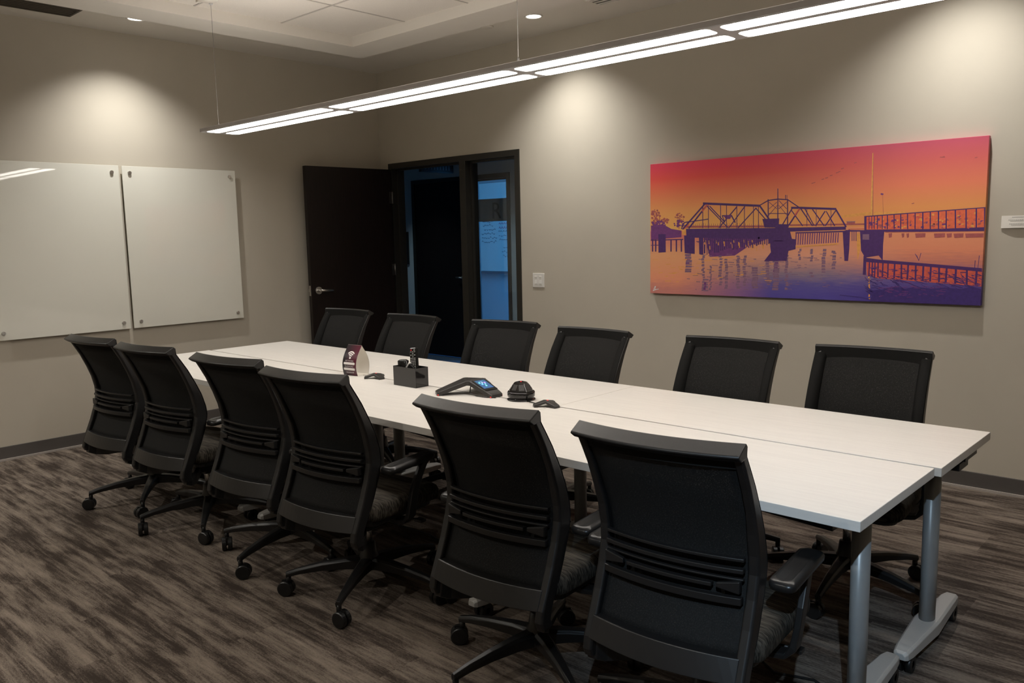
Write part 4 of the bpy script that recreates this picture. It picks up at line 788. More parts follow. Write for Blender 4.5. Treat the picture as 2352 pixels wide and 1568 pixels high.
6,4,2121,109,2137,111,2136,115,2121,113;1,4,2103,142,2113,142,2113,146,2103,147;6,4,1838,116,1866,111,1867,113,1838,118;1,4,1699,126,1737,118,1737,122,1699,130;
0,4,1774,181,1809,179,1809,181,1774,183;0,4,2110,138,2118,142,2116,145,2108,141;1,4,2104,167,2129,170,2129,174,2104,170;0,4,1938,144,1970,139,1971,144,1938,149;
0,4,1776,185,1813,188,1813,193,1776,191;1,4,1659,152,1692,153,1692,157,1659,156;6,4,1894,173,1928,171,1928,176,1895,178;0,4,2121,161,2142,164,2142,168,2121,165;
1,4,1956,118,1967,120,1967,125,1956,123;0,4,2118,115,2130,116,2130,119,2118,117;0,4,1869,171,1880,163,1881,165,1871,174;0,4,2109,127,2126,116,2128,120,2111,130;
0,4,2118,172,2137,165,2138,169,2119,176;1,4,1880,182,1898,180,1899,184,1881,186;1,4,2102,137,2134,135,2134,137,2103,139;0,4,1569,140,1588,141,1587,144,1569,143;
0,4,1598,178,1616,172,1617,178,1599,184;6,4,1921,119,1934,108,1938,112,1925,123;6,4,1702,147,1715,148,1715,153,1701,152;1,4,1543,198,1582,193,1582,196,1544,201;
1,4,1824,155,1835,146,1837,149,1827,158;0,4,1923,139,1948,143,1947,146,1922,142;6,4,1551,195,1574,190,1575,194,1552,199;1,4,1966,167,1982,163,1983,167,1967,171;
1,4,2034,130,2066,120,2067,125,2035,135;0,4,1670,180,1700,184,1699,189,1670,184;0,4,1728,167,1762,169,1761,174,1728,172;0,4,1911,118,1936,107,1937,109,1911,120;
0,4,1652,145,1679,135,1680,138,1652,147;6,4,1829,131,1862,123,1863,128,1830,136;0,4,1766,136,1791,141,1790,146,1765,142;6,4,1848,135,1873,138,1873,142,1847,139;
0,4,1599,193,1609,180,1611,182,1601,195;6,4,1540,153,1573,143,1574,148,1542,158;6,4,1793,190,1807,183,1809,187,1795,194;0,4,1637,166,1657,162,1657,164,1637,169;
6,4,2098,112,2124,107,2125,110,2098,115;0,4,1931,166,1965,162,1965,165,1931,168;0,4,2064,149,2084,139,2085,141,2065,152;6,4,1890,139,1923,137,1923,140,1890,142;
1,4,1888,155,1907,159,1907,162,1887,159;0,4,2047,124,2057,116,2060,120,2050,128;1,4,1543,201,1583,200,1583,203,1543,204;1,4,1683,191,1706,186,1706,189,1683,194;
0,4,2072,133,2107,124,2107,127,2072,136;0,4,1904,170,1918,172,1917,175,1903,173;0,4,2004,131,2022,122,2024,126,2006,136;0,4,2101,127,2134,120,2134,122,2101,128;
6,4,1594,147,1605,139,1608,143,1597,150;0,4,1625,146,1643,135,1646,140,1627,151;6,4,1956,184,1974,181,1974,184,1956,187;6,4,1946,173,1977,165,1977,168,1946,176;
6,4,1935,124,1946,125,1946,127,1935,126;0,4,1551,189,1564,185,1564,187,1552,191;1,4,1994,122,2012,111,2014,113,1995,125;1,4,1746,117,1780,113,1781,119,1746,123;
6,4,1553,174,1577,173,1577,176,1553,177;3,3,1536,149,1544,150,1545,139,1534,138;3,3,1542,135,1550,135,1548,128,1540,128;3,3,1538,126,1546,125,1546,111,1537,111;
3,3,1540,105,1548,105,1548,90,1538,89;3,3,1541,88,1549,89,1549,75,1540,74;3,3,1538,68,1546,68,1547,58,1537,57;3,3,1542,54,1550,53,1550,47,1541,47;3,3,1542,44,1550,42,1550,28,1541,28;
3,3,1544,21,1552,20,1551,11,1543,11;6,5,1552,1,1560,35,1520,64,1617,72,1673,93,1747,81,1801,97,1891,85,1960,96,2046,89,2095,105,2141,92,2142,1,1982,1;6,5,2107,125,2087,138,2086,136,2106,122;
6,5,2088,138,2068,147,2067,144,2087,135;6,5,2098,66,2069,72,2069,69,2097,63;6,5,2070,72,2042,75,2041,72,2070,69;6,5,1598,106,1570,113,1570,111,1598,104;
6,5,1571,112,1543,134,1541,132,1570,110;6,5,2011,47,1991,60,1989,57,2010,44;6,5,1991,60,1971,56,1972,52,1991,57;6,5,1587,110,1553,122,1552,119,1586,107;
6,5,1554,122,1520,129,1519,126,1554,119;6,5,2059,137,2031,147,2030,144,2058,134;6,5,2032,147,2003,157,2003,154,2031,144;6,5,1597,32,1580,37,1579,33,1596,28;
6,5,1582,35,1565,59,1562,57,1579,33;6,5,1735,140,1712,147,1712,145,1735,138;6,5,1713,146,1690,156,1689,154,1712,144;6,5,1653,33,1622,47,1621,44,1652,30;
6,5,1623,47,1592,58,1591,54,1622,44;6,5,2052,99,2022,102,2022,99,2051,96;6,5,2023,102,1993,109,1993,107,2023,99;6,5,1864,94,1848,103,1847,100,1863,91;6,5,1849,102,1832,112,1831,110,1848,100;
6,5,1737,83,1723,95,1721,93,1736,81;6,5,1724,94,1709,104,1707,102,1722,92;6,5,1715,65,1698,69,1697,67,1715,63;6,5,1699,68,1681,81,1679,80,1698,67;6,5,2086,132,2064,136,2063,134,2086,130;
6,5,2065,135,2042,155,2041,153,2064,133;6,5,1738,81,1713,92,1712,89,1737,78;6,5,1714,91,1688,99,1688,96,1713,88;6,5,1755,121,1723,129,1723,125,1755,118;
6,5,1725,129,1692,134,1692,130,1724,125;6,5,1721,107,1691,118,1690,116,1720,106;6,5,1692,118,1661,132,1661,130,1691,116;6,5,2055,130,2026,143,2025,140,2054,127;
6,5,2027,143,1998,148,1998,144,2027,139;6,5,2068,140,2056,154,2055,152,2066,138;6,5,2057,153,2046,165,2044,163,2055,151;6,5,1710,123,1689,133,1688,130,1709,120;
6,5,1691,133,1670,147,1668,144,1689,130;6,5,2039,122,2018,130,2017,127,2038,120;6,5,2019,129,1998,146,1997,145,2018,127;6,5,2048,58,2023,63,2023,60,2048,55;
6,5,2025,62,1999,75,1998,72,2024,60;6,5,1880,29,1871,36,1870,33,1879,27;6,5,1872,35,1863,48,1861,46,1870,33;6,5,1705,106,1690,119,1688,117,1703,104;6,5,1690,119,1675,122,1675,119,1690,116;
6,5,1735,118,1713,132,1711,129,1734,115;6,5,1714,131,1691,142,1690,139,1713,129;6,5,1632,30,1610,36,1609,32,1631,26;6,5,1612,35,1590,48,1588,45,1610,32;
6,5,1783,28,1756,31,1756,28,1783,24;6,5,1758,31,1731,47,1729,44,1757,28;6,5,1876,125,1848,140,1847,137,1875,122;6,5,1849,139,1821,142,1821,139,1849,137;
6,5,1589,45,1564,61,1562,57,1587,42;6,5,1565,60,1540,70,1538,67,1564,57;6,5,1712,94,1702,106,1699,104,1710,92;6,5,1703,105,1692,120,1689,118,1700,103;6,5,1713,103,1700,116,1698,113,1711,101;
6,5,1700,116,1687,120,1686,117,1699,112;6,5,2108,149,2100,154,2099,152,2107,147;6,5,2101,153,2092,166,2091,165,2099,151;6,5,2032,153,2004,158,2003,155,2032,150;
6,5,2005,158,1976,165,1975,161,2004,155;6,5,2022,140,1994,154,1993,151,2021,136;6,5,1994,154,1967,154,1967,151,1994,150;6,5,1943,42,1922,57,1920,54,1941,39;
6,5,1922,57,1902,55,1902,51,1923,54;6,5,1713,107,1697,122,1695,119,1711,105;6,5,1697,121,1681,131,1679,128,1696,118;6,5,2033,71,2010,83,2009,80,2032,68;
6,5,2011,83,1987,92,1986,89,2010,80;6,5,2035,136,2017,144,2016,143,2034,134;6,5,2018,144,2000,156,1999,155,2017,142;6,5,1981,32,1964,38,1963,36,1980,30;
6,5,1965,37,1948,46,1947,44,1964,35;6,5,1604,51,1581,61,1580,59,1603,49;6,5,1582,61,1560,68,1559,65,1581,58;6,5,1579,144,1559,154,1558,152,1578,142;6,5,1560,153,1540,173,1538,171,1558,152;
6,5,1902,32,1875,44,1874,41,1901,30;6,5,1876,43,1849,54,1848,51,1875,41;6,5,1546,65,1532,75,1530,73,1543,62;6,5,1533,75,1520,83,1518,80,1532,72;6,5,2126,113,2113,121,2112,119,2125,111;
6,5,2114,121,2102,127,2101,125,2113,119;6,5,1928,76,1915,86,1913,83,1927,73;6,5,1916,85,1902,96,1900,93,1914,82;6,5,1885,54,1866,64,1865,62,1884,52;6,5,1867,64,1847,73,1846,70,1866,61;
6,5,1594,101,1583,105,1582,102,1593,98;6,5,1584,104,1573,117,1571,115,1582,102;6,5,1596,121,1574,136,1573,134,1594,119;6,5,1574,136,1553,132,1554,130,1575,133;
6,5,2054,132,2036,146,2035,144,2052,130;6,5,2037,146,2019,157,2018,155,2036,144;6,5,2007,66,1979,74,1978,70,2006,63;6,5,1981,73,1952,91,1950,88,1979,70;
6,5,2107,108,2078,112,2077,109,2107,105;6,5,2079,112,2049,122,2048,120,2078,109;6,5,1847,118,1814,127,1814,123,1846,115;6,5,1816,126,1783,146,1782,142,1814,123;
6,5,2059,89,2034,102,2033,99,2058,87;6,5,2035,101,2010,110,2009,108,2034,99;6,5,1937,69,1918,82,1916,79,1935,66;6,5,1918,81,1899,89,1898,86,1918,79;6,5,2061,144,2036,150,2036,147,2061,142;
6,5,2037,150,2012,154,2012,152,2037,147;6,5,1942,92,1918,105,1917,103,1941,90;6,5,1918,105,1894,103,1895,100,1918,103;6,5,2104,150,2083,158,2082,154,2103,146;
6,5,2084,157,2062,170,2061,167,2083,154;6,5,2043,94,2016,105,2016,102,2042,92;6,5,2017,105,1991,107,1991,104,2017,102;6,5,1853,147,1824,162,1823,160,1852,145;
6,5,1824,162,1796,162,1796,160,1824,160;6,5,1982,96,1958,107,1957,104,1981,93;6,5,1958,107,1934,110,1934,107,1958,104;6,5,1960,136,1952,149,1950,148,1959,135;
6,5,1952,150,1944,149,1944,146,1952,147;6,5,2053,154,2045,161,2043,158,2051,151;6,5,2046,159,2038,176,2035,175,2043,158;6,5,2032,38,2004,43,2004,40,2031,34;
6,5,2006,43,1978,47,1978,43,2005,40;6,5,1915,44,1906,50,1905,48,1913,42;6,5,1907,50,1899,58,1897,57,1906,48;6,5,1699,116,1681,120,1680,117,1698,113;6,5,1682,119,1664,135,1662,133,1680,117;
6,5,1609,74,1581,86,1580,82,1607,71;6,5,1582,86,1555,84,1555,80,1582,82;6,5,1954,83,1945,91,1943,89,1952,80;6,5,1946,90,1937,100,1935,98,1944,88;6,5,2053,107,2032,114,2031,111,2052,104;
6,5,2033,114,2012,116,2012,114,2033,111;6,5,1546,76,1529,86,1527,83,1544,73;6,5,1530,85,1512,99,1511,97,1528,83;6,5,1633,97,1621,101,1620,99,1632,94;6,5,1623,100,1612,120,1609,118,1620,98;
6,5,1563,69,1547,78,1545,75,1561,66;6,5,1548,77,1532,94,1530,92,1546,74;6,5,1939,38,1919,44,1918,41,1938,35;6,5,1920,43,1900,55,1899,53,1919,41;6,5,1754,144,1722,154,1722,151,1753,141;
6,5,1723,153,1692,156,1691,153,1723,151;6,5,1907,79,1896,93,1893,91,1905,77;6,5,1896,93,1884,97,1883,94,1895,90;6,5,1683,30,1667,41,1666,38,1682,28;6,5,1668,41,1652,41,1651,38,1668,38;
6,5,1625,41,1594,51,1593,48,1624,38;6,5,1595,50,1564,69,1562,66,1594,47;6,5,2118,75,2088,89,2087,86,2117,72;6,5,2089,89,2060,97,2059,94,2089,86;6,5,2058,50,2039,53,2038,50,2058,46;
6,5,2041,52,2021,69,2019,66,2039,50;6,5,1882,135,1869,151,1867,149,1880,134;6,5,1869,151,1857,149,1857,147,1869,149;6,5,2093,96,2074,109,2073,107,2091,93;
6,5,2075,109,2057,115,2056,112,2074,106;6,5,2115,91,2088,100,2087,98,2114,88;6,5,2089,100,2061,108,2061,105,2088,97;6,5,1816,137,1791,146,1790,143,1815,134;
6,5,1792,146,1767,158,1766,155,1791,143;6,5,2046,94,2039,102,2037,100,2045,92;6,5,2039,101,2032,108,2031,107,2038,100;6,5,1580,87,1571,99,1569,98,1579,86;
6,5,1571,98,1562,111,1561,110,1570,97;6,5,1740,52,1713,61,1713,58,1739,49;6,5,1715,60,1688,80,1686,77,1713,58;6,5,1817,67,1786,72,1785,69,1817,64;6,5,1787,71,1755,82,1754,79,1786,68;
6,5,2002,68,1984,81,1983,80,2000,66;6,5,1985,81,1967,91,1966,89,1984,79;6,5,2025,90,2007,101,2006,99,2024,88;6,5,2008,101,1990,101,1990,99,2008,98;6,5,1652,97,1628,106,1627,103,1651,95;
6,5,1629,105,1605,117,1604,114,1628,102;6,5,1544,117,1530,132,1528,130,1542,114;6,5,1531,131,1517,146,1515,144,1529,129;6,5,1371,31,1503,22,1503,25,1371,35;
6,5,1501,22,1571,4,1572,7,1502,25;6,5,1557,99,1674,67,1674,70,1558,102;6,5,1673,68,1758,41,1759,43,1673,70;6,5,1707,137,1847,82,1848,85,1708,140;6,5,1802,274,1814,244,1817,245,1804,275;
6,5,1824,289,1814,245,1816,245,1827,288;6,5,1793,283,1808,258,1810,260,1795,285;6,5,2104,248,2102,201,2105,201,2107,248;6,5,2123,275,2119,201,2121,201,2126,275;
1,6,1595,79,1633,82,1633,85,1595,82;1,6,1840,91,1872,97,1872,100,1840,94;1,6,1821,49,1835,49,1835,52,1821,52;1,6,1676,88,1712,92,1712,95,1676,91;1,6,1652,72,1683,71,1683,74,1653,75;
1,6,1645,61,1674,59,1675,62,1645,64;1,6,1888,49,1902,44,1903,47,1889,52;1,6,1717,50,1752,55,1751,58,1717,53;1,6,1937,79,1968,86,1968,88,1936,82;1,6,1768,47,1778,51,1777,54,1767,49;
1,6,1925,54,1954,57,1953,60,1925,57;1,6,1734,41,1757,46,1756,49,1733,44;1,6,1778,93,1811,95,1810,98,1778,96;1,6,1832,79,1859,76,1859,79,1833,81;1,6,1844,56,1868,52,1868,55,1844,59;
1,6,1646,75,1662,80,1661,82,1646,77;1,6,1603,30,1627,37,1626,40,1602,33;1,6,1747,63,1766,64,1766,67,1747,66;1,6,1732,87,1760,93,1760,95,1731,90;1,6,1709,45,1724,42,1725,45,1710,48;
1,6,1718,44,1730,44,1730,47,1718,47;1,6,1916,45,1929,45,1929,48,1917,48;1,6,1657,76,1676,81,1675,83,1656,78;1,6,1912,97,1946,94,1947,97,1913,100;1,6,1635,65,1660,65,1660,68,1635,68;
1,6,1759,32,1790,34,1790,36,1759,35;1,6,1730,65,1753,65,1753,68,1730,68;1,6,1935,72,1964,70,1964,73,1935,75;1,6,1776,95,1796,99,1795,102,1775,97;1,6,1690,68,1712,64,1713,67,1690,71;
1,6,1913,74,1942,73,1942,76,1913,77;1,6,1690,37,1707,37,1707,40,1690,40;1,6,1881,91,1904,87,1905,90,1881,93;1,6,1654,56,1678,57,1678,59,1654,59;1,6,1879,87,1903,90,1903,93,1879,90;
1,6,1746,53,1763,53,1763,56,1746,56;1,6,1656,71,1685,76,1685,78,1655,74;1,6,1794,88,1828,86,1828,89,1795,91;1,6,1600,83,1612,80,1613,82,1600,86;1,6,1641,82,1679,87,1678,90,1640,85;
5,2,1176,714,1192,718,1191,722,1175,718;5,2,1184,716,1200,720,1199,723,1183,720;5,2,1238,734,1254,738,1253,741,1237,738;5,2,1261,741,1277,744,1276,748,1260,745;
5,2,1289,754,1305,757,1303,761,1288,758;5,2,1325,768,1340,771,1339,775,1324,772;5,2,1337,773,1352,776,1351,780,1336,777;5,2,1356,790,1372,794,1371,798,1355,794;
5,2,1432,819,1447,823,1446,826,1431,823;5,2,1914,817,1927,820,1926,824,1913,821;5,2,2078,800,2091,803,2090,807,2077,804;5,2,1765,567,1778,570,1777,574,1763,570;
5,2,1903,818,1929,816,1928,820,1903,822;7,6,28,20,43,49,39,50,25,21;7,6,41,47,48,49,47,52,40,51;7,6,45,52,36,26,40,25,49,51;7,6,38,24,73,30,72,34,37,28;
7,6,24,16,54,26,52,30,22,20'''
for it in PIC.replace('\n', '').split(';'):
    q = [int(t) for t in it.split(',')]
    if not q: continue
    c, l, P = q[0], q[1], q[2:]
    pn = globals().get('pn', 0)+1; y = -.0376-l*.00013-(pn % 29)*.000004
    pts = [(P[i]/1000, y, P[i+1]/1000) for i in range(0, len(P), 2)]
    b.add(pts, [tuple(range(len(pts)))], c)
me_names = ['p%d' % i for i in range(10)]
po = b.obj('bridge_print', me_names, cv)

# ================================================================ TABLES
TZ = .737; TT = .029
def make_table(dy, wid, label, lx, ly, ends=False):
    t = empty('conference_table', (lx, ly, 0)); tag(t, label, 'table', 'white conference tables pushed together in two rows')
    MB().box(0, wid, 0, dy, TZ-TT, TZ).obj('tabletop', 'laminate', t, bevel=.0015)
    cy = dy*.475
    b = MB().box(.13, wid-.13, cy-.025, cy+.025, TZ-TT-.055, TZ-TT-.018)
    for x in (.10, wid-.10):
        b.box(x-.028, x+.028, .055, dy-.075, TZ-TT-.020, TZ-TT-.001).box(x-.03, x+.03, cy-.09, cy+.09, TZ-TT-.055, TZ-TT-.018)
        s = 1 if x < wid/2 else -1
        b.prism([(x, .075, TZ-TT-.004), (x+s*.50, .075, TZ-TT-.004), (x+s*.34, .075, TZ-TT-.022), (x, .075, TZ-TT-.042)], (0, .035, 0))
    if ends:
        b.box(wid-.045, wid-.006, dy*.50, dy*.74, TZ-TT-.018, TZ-TT-.001).box(wid-.040, wid-.012, dy*.42, dy*.60, TZ-TT-.042, TZ-TT-.018)
    b.obj('underframe', 'black', t)
    for x in (.10, wid-.10):
        L = []
        for z in (.098, .30, TZ-TT-.03):
            L.append([(x+.026*math.cos(2*PI*k/28), cy+.0355*math.sin(2*PI*k/28), z) for k in range(28)])
        MB().loops(L).obj('leg', 'table_leg', t)
        # foot: tapered blade
        secs = []
        for k, (yy, hw, zt_, zb_) in enumerate([(.000, .016, .088, .066), (.012, .024, .094, .064), (.05, .029, .099, .062), (cy-.06, .040, .106, .060), (cy, .043, .108, .058), (cy+.06, .040, .106, .060), (dy-.05, .029, .099, .062), (dy-.012, .024, .094, .064), (dy, .016, .088, .066)]):
            secs.append([(x-hw, yy, zb_), (x+hw, yy, zb_), (x+hw, yy, zt_-.008), (x+hw-.008, yy, zt_), (x-hw+.008, yy, zt_), (x-hw, yy, zt_-.008)])
        ft = MB().sweep(secs).obj('foot', 'table_foot', t, bevel=.002)
        for yy in (.055, dy-.055):
            MB().cyl((x, yy, .03), (x, yy, .066), .012, n=14).cyl((x-.024, yy+.012, .030), (x-.006, yy+.012, .030), .030, n=28).cyl((x+.006, yy+.012, .030), (x+.024, yy+.012, .030), .030, n=28).cyl((x-.024, yy+.012, .030), (x+.024, yy+.012, .030), .012, n=12).obj('caster', 'rubber', ft)
    return t
TX0, TX1 = 1.033, 5.7036; TL = (TX1-TX0)/3
BK = [('white laminate table at the far left of the wall-side row, bare of objects', 0), ('middle white laminate table of the row along the picture wall', 1), ('white laminate table at the near right of the wall-side row, in front of the canvas', 2)]
FR = [('white laminate table at the far left of the camera-side row, beside the two leftmost chairs', 0), ('middle white laminate table of the camera-side row, below the conference phone', 1), ('white laminate table nearest the camera, its corner above the blue-lit leg', 2)]
for s, k in BK: make_table(.600, TL-.002, s, TX0+TL*k+.001, -2.3605, k == 2)
for s, k in FR: make_table(.628, TL-.002, s, TX0-.017+TL*k+.001, -3.0002)

# ================================================================ CHAIRS
HW = .2325
PROF = [(.968, -.317), (.96, -.312), (.92, -.288), (.87, -.260), (.80, -.229), (.74, -.207), (.68, -.194), (.63, -.192), (.57, -.207), (.50, -.232), (.44, -.258), (.38, -.285), (.345, -.292), (.322, -.282)]
def pr(z):
    for (za, ya), (zb, yb) in zip(PROF, PROF[1:]):
        if zb <= z <= za: t = (za-z)/(za-zb); return ya+(yb-ya)*t
    return -.330 if z > .9 else PROF[-1][1]
def dep(z):
    return .030+.028*max(0, min(1, (.95-z)/.30)) if z > .6 else .058-.010*max(0, (.6-z)/.3)
def arc(x, sag): return -sag*(1-(x/HW)**2)
def bar(b, z, h, y_off, d, x0, x1, sag, n=14, droop=0):
    L = []
    for k in range(n+1):
        x = x0+(x1-x0)*k/n; zz = z-droop*(1-(x/HW)**2); y = pr(z)+y_off+arc(x, sag)
        L.append([(x, y, zz-h/2), (x, y+d, zz-h/2), (x, y+d, zz+h/2), (x, y, zz+h/2)])
    b.loops(L, smooth=False)
def make_chair():
    c = empty('office_chair')
    # seat cushion
    L = []
    for z, ins, in ((.388, .030), (.396, .010), (.410, 0), (.440, 0), (.456, .006), (.463, .020)):
        pts = rrect(0, -.005, .247-ins, .218-ins, .055, 6)
        L.append([(x, y, z-(.018*max(0, (y-.12)/.1)**2 if y > .12 else 0)) for x, y in pts])
    # domed top
    for s_, dz in ((.75, .004), (.4, .007)):
        L.append([(x*s_, (y+.005)*s_-.005, .463+dz-(.018*max(0, ((y+.005)*s_-.125)/.1)**2 if (y+.005)*s_ > .125 else 0)) for x, y in rrect(0, -.005, .227, .198, .055, 6)])
    MB().loops(L).obj('seat', 'seat', c)
    MB().loops([[(x, y, z) for x, y in rrect(0, 0, .215, .19, .05, 5)] for z in (.368, .388)], smooth=False).obj('seat_pan', 'black', c, bevel=.004)
    # back frame
    b = MB()
    for s_ in (-1, 1):
        L = []
        for z, y in PROF:
            d = dep(z); xo, xi = s_*HW, s_*(HW-(.026 if z > .75 else .031)); f = .006
            ring = [(xo, y+f, z), (xo, y+d-.004, z), (xo-s_*.006, y+d, z), (xi, y+d, z), (xi, y+f, z), (xi+s_*.004, y, z), (xo-s_*f, y, z)]
            L.append(ring)
        b.loops(L, smooth=False)
    # top rail
    L = []
    for k in range(21):
        x = -HW-.001+2*(HW+.001)*k/20; y = pr(.99)+arc(x, .034); e = 1
        L.append([(x, y+.014, .952), (x, y+.046*e, .956), (x, y+.049*e, .984), (x, y+.040*e, .993), (x, y-.003, .970), (x, y-.005, .965)])
    b.loops(L, smooth=False)
    # lower cross bar
    L = []
    for k in range(17):
        x = -HW+.02+2*(HW-.02)*k/16; a = arc(x, .036)
        L.append([(x, pr(.375)+a*.9+.004, .372-.012*(1-(x/HW)**2)*0-.006*(abs(x/HW)**2)*-1), (x, pr(.375)+a*.9+.036, .380), (x, pr(.44)+a+.036, .436), (x, pr(.44)+a+.002, .436)])
    b.loops(L, smooth=False)
    b.obj('back_frame', 'black', c, bevel=.0025)
    # mesh
    nx, nz = 18, 26; vs = []; fs = []
    for i in range(nz+1):
        z = .972-(.972-.430)*i/nz
        for j in range(nx+1):
            x = -(HW-.022)+2*(HW-.022)*j/nx
            vs.append((x, pr(z)+dep(z)*.55+arc(x, .030), z))
    for i in range(nz):
        for j in range(nx): a = i*(nx+1)+j; fs.append((a, a+1, a+nx+2, a+nx+1))
    b = MB(); b.add(vs, fs, 0, True)
    bk = b.obj('backrest', 'mesh', c)
    b = MB()
    for s_ in (-1, 1):
        L = []
        for k in range(27):
            z = .958-(.958-.40)*k/26; y = pr(z)+dep(z); xo, xi = s_*(HW-.0005), s_*(HW-.043)
            xm = s_*(HW-.033); yb = pr(z)+dep(z)*.55+arc(HW-.045, .030)+.0015; xi = s_*(HW-.047)
            L.append([(xo, y+.0002, z), (xm, y+.0002, z), (xi, yb, z), (xi, yb+.002, z), (xm, y+.003, z), (xo-s_*.002, y+.003, z)])
        b.loops(L, smooth=True)
    L = []
    for k in range(21):
        x = -(HW-.002)+2*(HW-.002)*k/20; y = pr(.95)+dep(.95)*.55+arc(x, .030)+.002; e = .010*abs(x/HW)**3
        L.append([(x, y+e, .925), (x, y+.004+e, .925), (x, pr(.99)+arc(x, .034)+.0515, .984), (x, pr(.99)+arc(x, .034)+.046, .984)])
    b.loops(L, smooth=False)
    b.obj('backrest_border', 'border', bk)
    so = bk.modifiers.new('cloth_thickness', 'SOLIDIFY'); so.thickness = .0012
    # lumbar
    b = MB(); xi = HW-.034
    bar(b, .668, .009, -.004, .016, -xi, xi, .036)
    bar(b, .640, .012, -.010, .018, -xi, xi, .036)
    bar(b, .617, .006, -.004, .012, -xi, xi, .034)
    bar(b, .598, .011, -.008, .018, -xi*.62, xi*.62, .036)
    bar(b, .565, .020, -.004, .018, -xi, xi, .038)
    lb = b.obj('lumbar_support', 'black', c, bevel=.002)
    for s_ in (-1, 1):
        xk = s_*(xi-.03); y = pr(.60)+arc(xk, .036)-.014
        MB().loops([[(xk-s_*.034, y, .592), (xk-s_*.034, y+.012, .592), (xk-s_*.034, y+.012, .606), (xk-s_*.034, y, .606)],
                    [(xk+s_*.026, y+.006, .584), (xk+s_*.026, y+.026, .584), (xk+s_*.026, y+.026, .618), (xk+s_*.026, y+.006, .618)]], smooth=False).obj('lumbar_knob', 'black', lb, bevel=.003)
    # tilt mechanism + bracket that carries the back
    b = MB().box(-.085, .085, -.13, .11, .300, .368)
    b.box(-.05, .05, -.05, .05, .275, .302)
    b.obj('tilt_mechanism', 'black', c, bevel=.012, seg=3)
    for s_ in (-1, 1):
        b = MB()
        pts = [(s_*.212, -.272, .340), (s_*.20, -.235, .322), (s_*.165, -.185, .315), (s_*.11, -.13, .325), (s_*.07, -.09, .335)]
        L = []
        for k, (x, y, z) in enumerate(pts):
            h = .030; w_ = .016
            L.append([(x-w_, y, z-h), (x+w_, y, z-h), (x+w_, y+.006, z+h*.8), (x-w_, y+.006, z+h*.8)])
        b.loops(L, smooth=False)
        b.obj('back_bracket', 'black', c, bevel=.004)
    MB().tube([(.08, .05, .335), (.16, .055, .333), (.235, .06, .335)], .0055).box(.225, .265, .045, .075, .329, .341).obj('height_lever', 'black', c, bevel=.002)
    # column
    MB().cyl((0, 0, .205), (0, 0, .30), .0165, n=24).obj('gas_lift', 'silver', c)
    # base
    MB().lathe([(.001, .098), (.040, .098), (.046, .108), (.046, .140), (.034, .165), (.028, .210), (.024, .212), (.001, .212)], n=32).obj('base_hub', 'black', c)
    # arms
    for s_ in (-1, 1):
        b = MB(); w2 = .022
        pts = [(.12, -.02, .352), (.20, -.02, .350), (.248, -.022, .358), (.268, -.02, .385), (.276, -.012, .44), (.279, .000, .495), (.278, .022, .535), (.274, .055, .575), (.272, .085, .594)]
        L = []
        for k, (x, y, z) in enumerate(pts):
            if k < 3: ring = [(s_*x, y-w2, z-.009), (s_*x, y+w2, z-.009), (s_*x, y+w2, z+.009), (s_*x, y-w2, z+.009)]
            elif k == 3: ring = [(s_*(x+.010), y-w2, z-.006), (s_*(x+.010), y+w2, z-.006), (s_*(x-.008), y+w2, z+.006), (s_*(x-.008), y-w2, z+.006)]
            else: ring = [(s_*(x+.009), y-w2*.95, z), (s_*(x+.009), y+w2*.95, z), (s_*(x-.009), y+w2*.95, z), (s_*(x-.009), y-w2*.95, z)]
            L.append(ring)
        b.loops(L, smooth=False)
        am = b.obj('armrest', 'black', c, bevel=.004)
        L = []
        for z, ins in ((.592, .010), (.598, .001), (.610, 0), (.617, .004), (.620, .014)):
            L.append([(s_*.272+x, y, z+(.0 if y > -.09 else -.010*((-.09-y)/.06))) for x, y in rrect(0, -.025, .036-ins, .130-ins, .022, 6)])
        MB().loops(L).obj('arm_pad', 'black_arm', am)
    return c
def star_leg(c, ang, spin):
    ca, sa = math.cos(ang), math.sin(ang)
    T = Matrix(((ca, -sa, 0, 0), (sa, ca, 0, 0), (0, 0, 1, 0), (0, 0, 0, 1)))
    secs = []
    for r, hw, zb, zt_ in ((.028, .030, .100, .152), (.10, .024, .103, .148), (.20, .019, .101, .136), (.29, .015, .092, .119), (.330, .013, .084, .108), (.348, .012, .080, .103)):
        secs.append([T @ Vector(v) for v in ((r, -hw*.8, zb), (r, hw*.8, zb), (r, hw, zt_-.010), (r, hw*.6, zt_), (r, -hw*.6, zt_), (r, -hw, zt_-.010))])
    lg = MB().sweep(secs).obj('leg', 'black', c, bevel=.002)
    p_ = T @ Vector((.338, 0, 0)); p_ = Vector((p_.x, p_.y, 0))
    cs, sn = math.cos(spin), math.sin(spin)
    R = Matrix(((cs, -sn, 0, p_.x), (sn, cs, 0, p_.y), (0, 0, 1, 0), (0, 0, 0, 1)))
    wr, wz = .0325, .0325
    b = MB().cyl(R @ Vector((0, 0, .055)), R @ Vector((0, 0, .088)), .0105, n=14)
    for s_ in (-1, 1):
        L = []
        for off, rr in ((.0035, wr-.003), (.0055, wr), (.0205, wr), (.0235, wr-.003), (.0240, wr-.010)):
            L.append([R @ Vector((.012+rr*math.cos(2*PI*k/28), s_*off, wz+rr*math.sin(2*PI*k/28))) for k in range(28)])
        b.loops(L, smooth=False)
    b.cyl(R @ Vector((.012, -.022, wz)), R @ Vector((.012, .022, wz)), .010, n=12)
    b.box(-.008, .030, -.0035, .0035, .030, .066, T=R)
    b.obj('caster', 'rubber', lg)
proto = make_chair()
G1, G2 = 'black mesh office chairs along the camera side of the table', 'black mesh office chairs along the picture-wall side of the table'
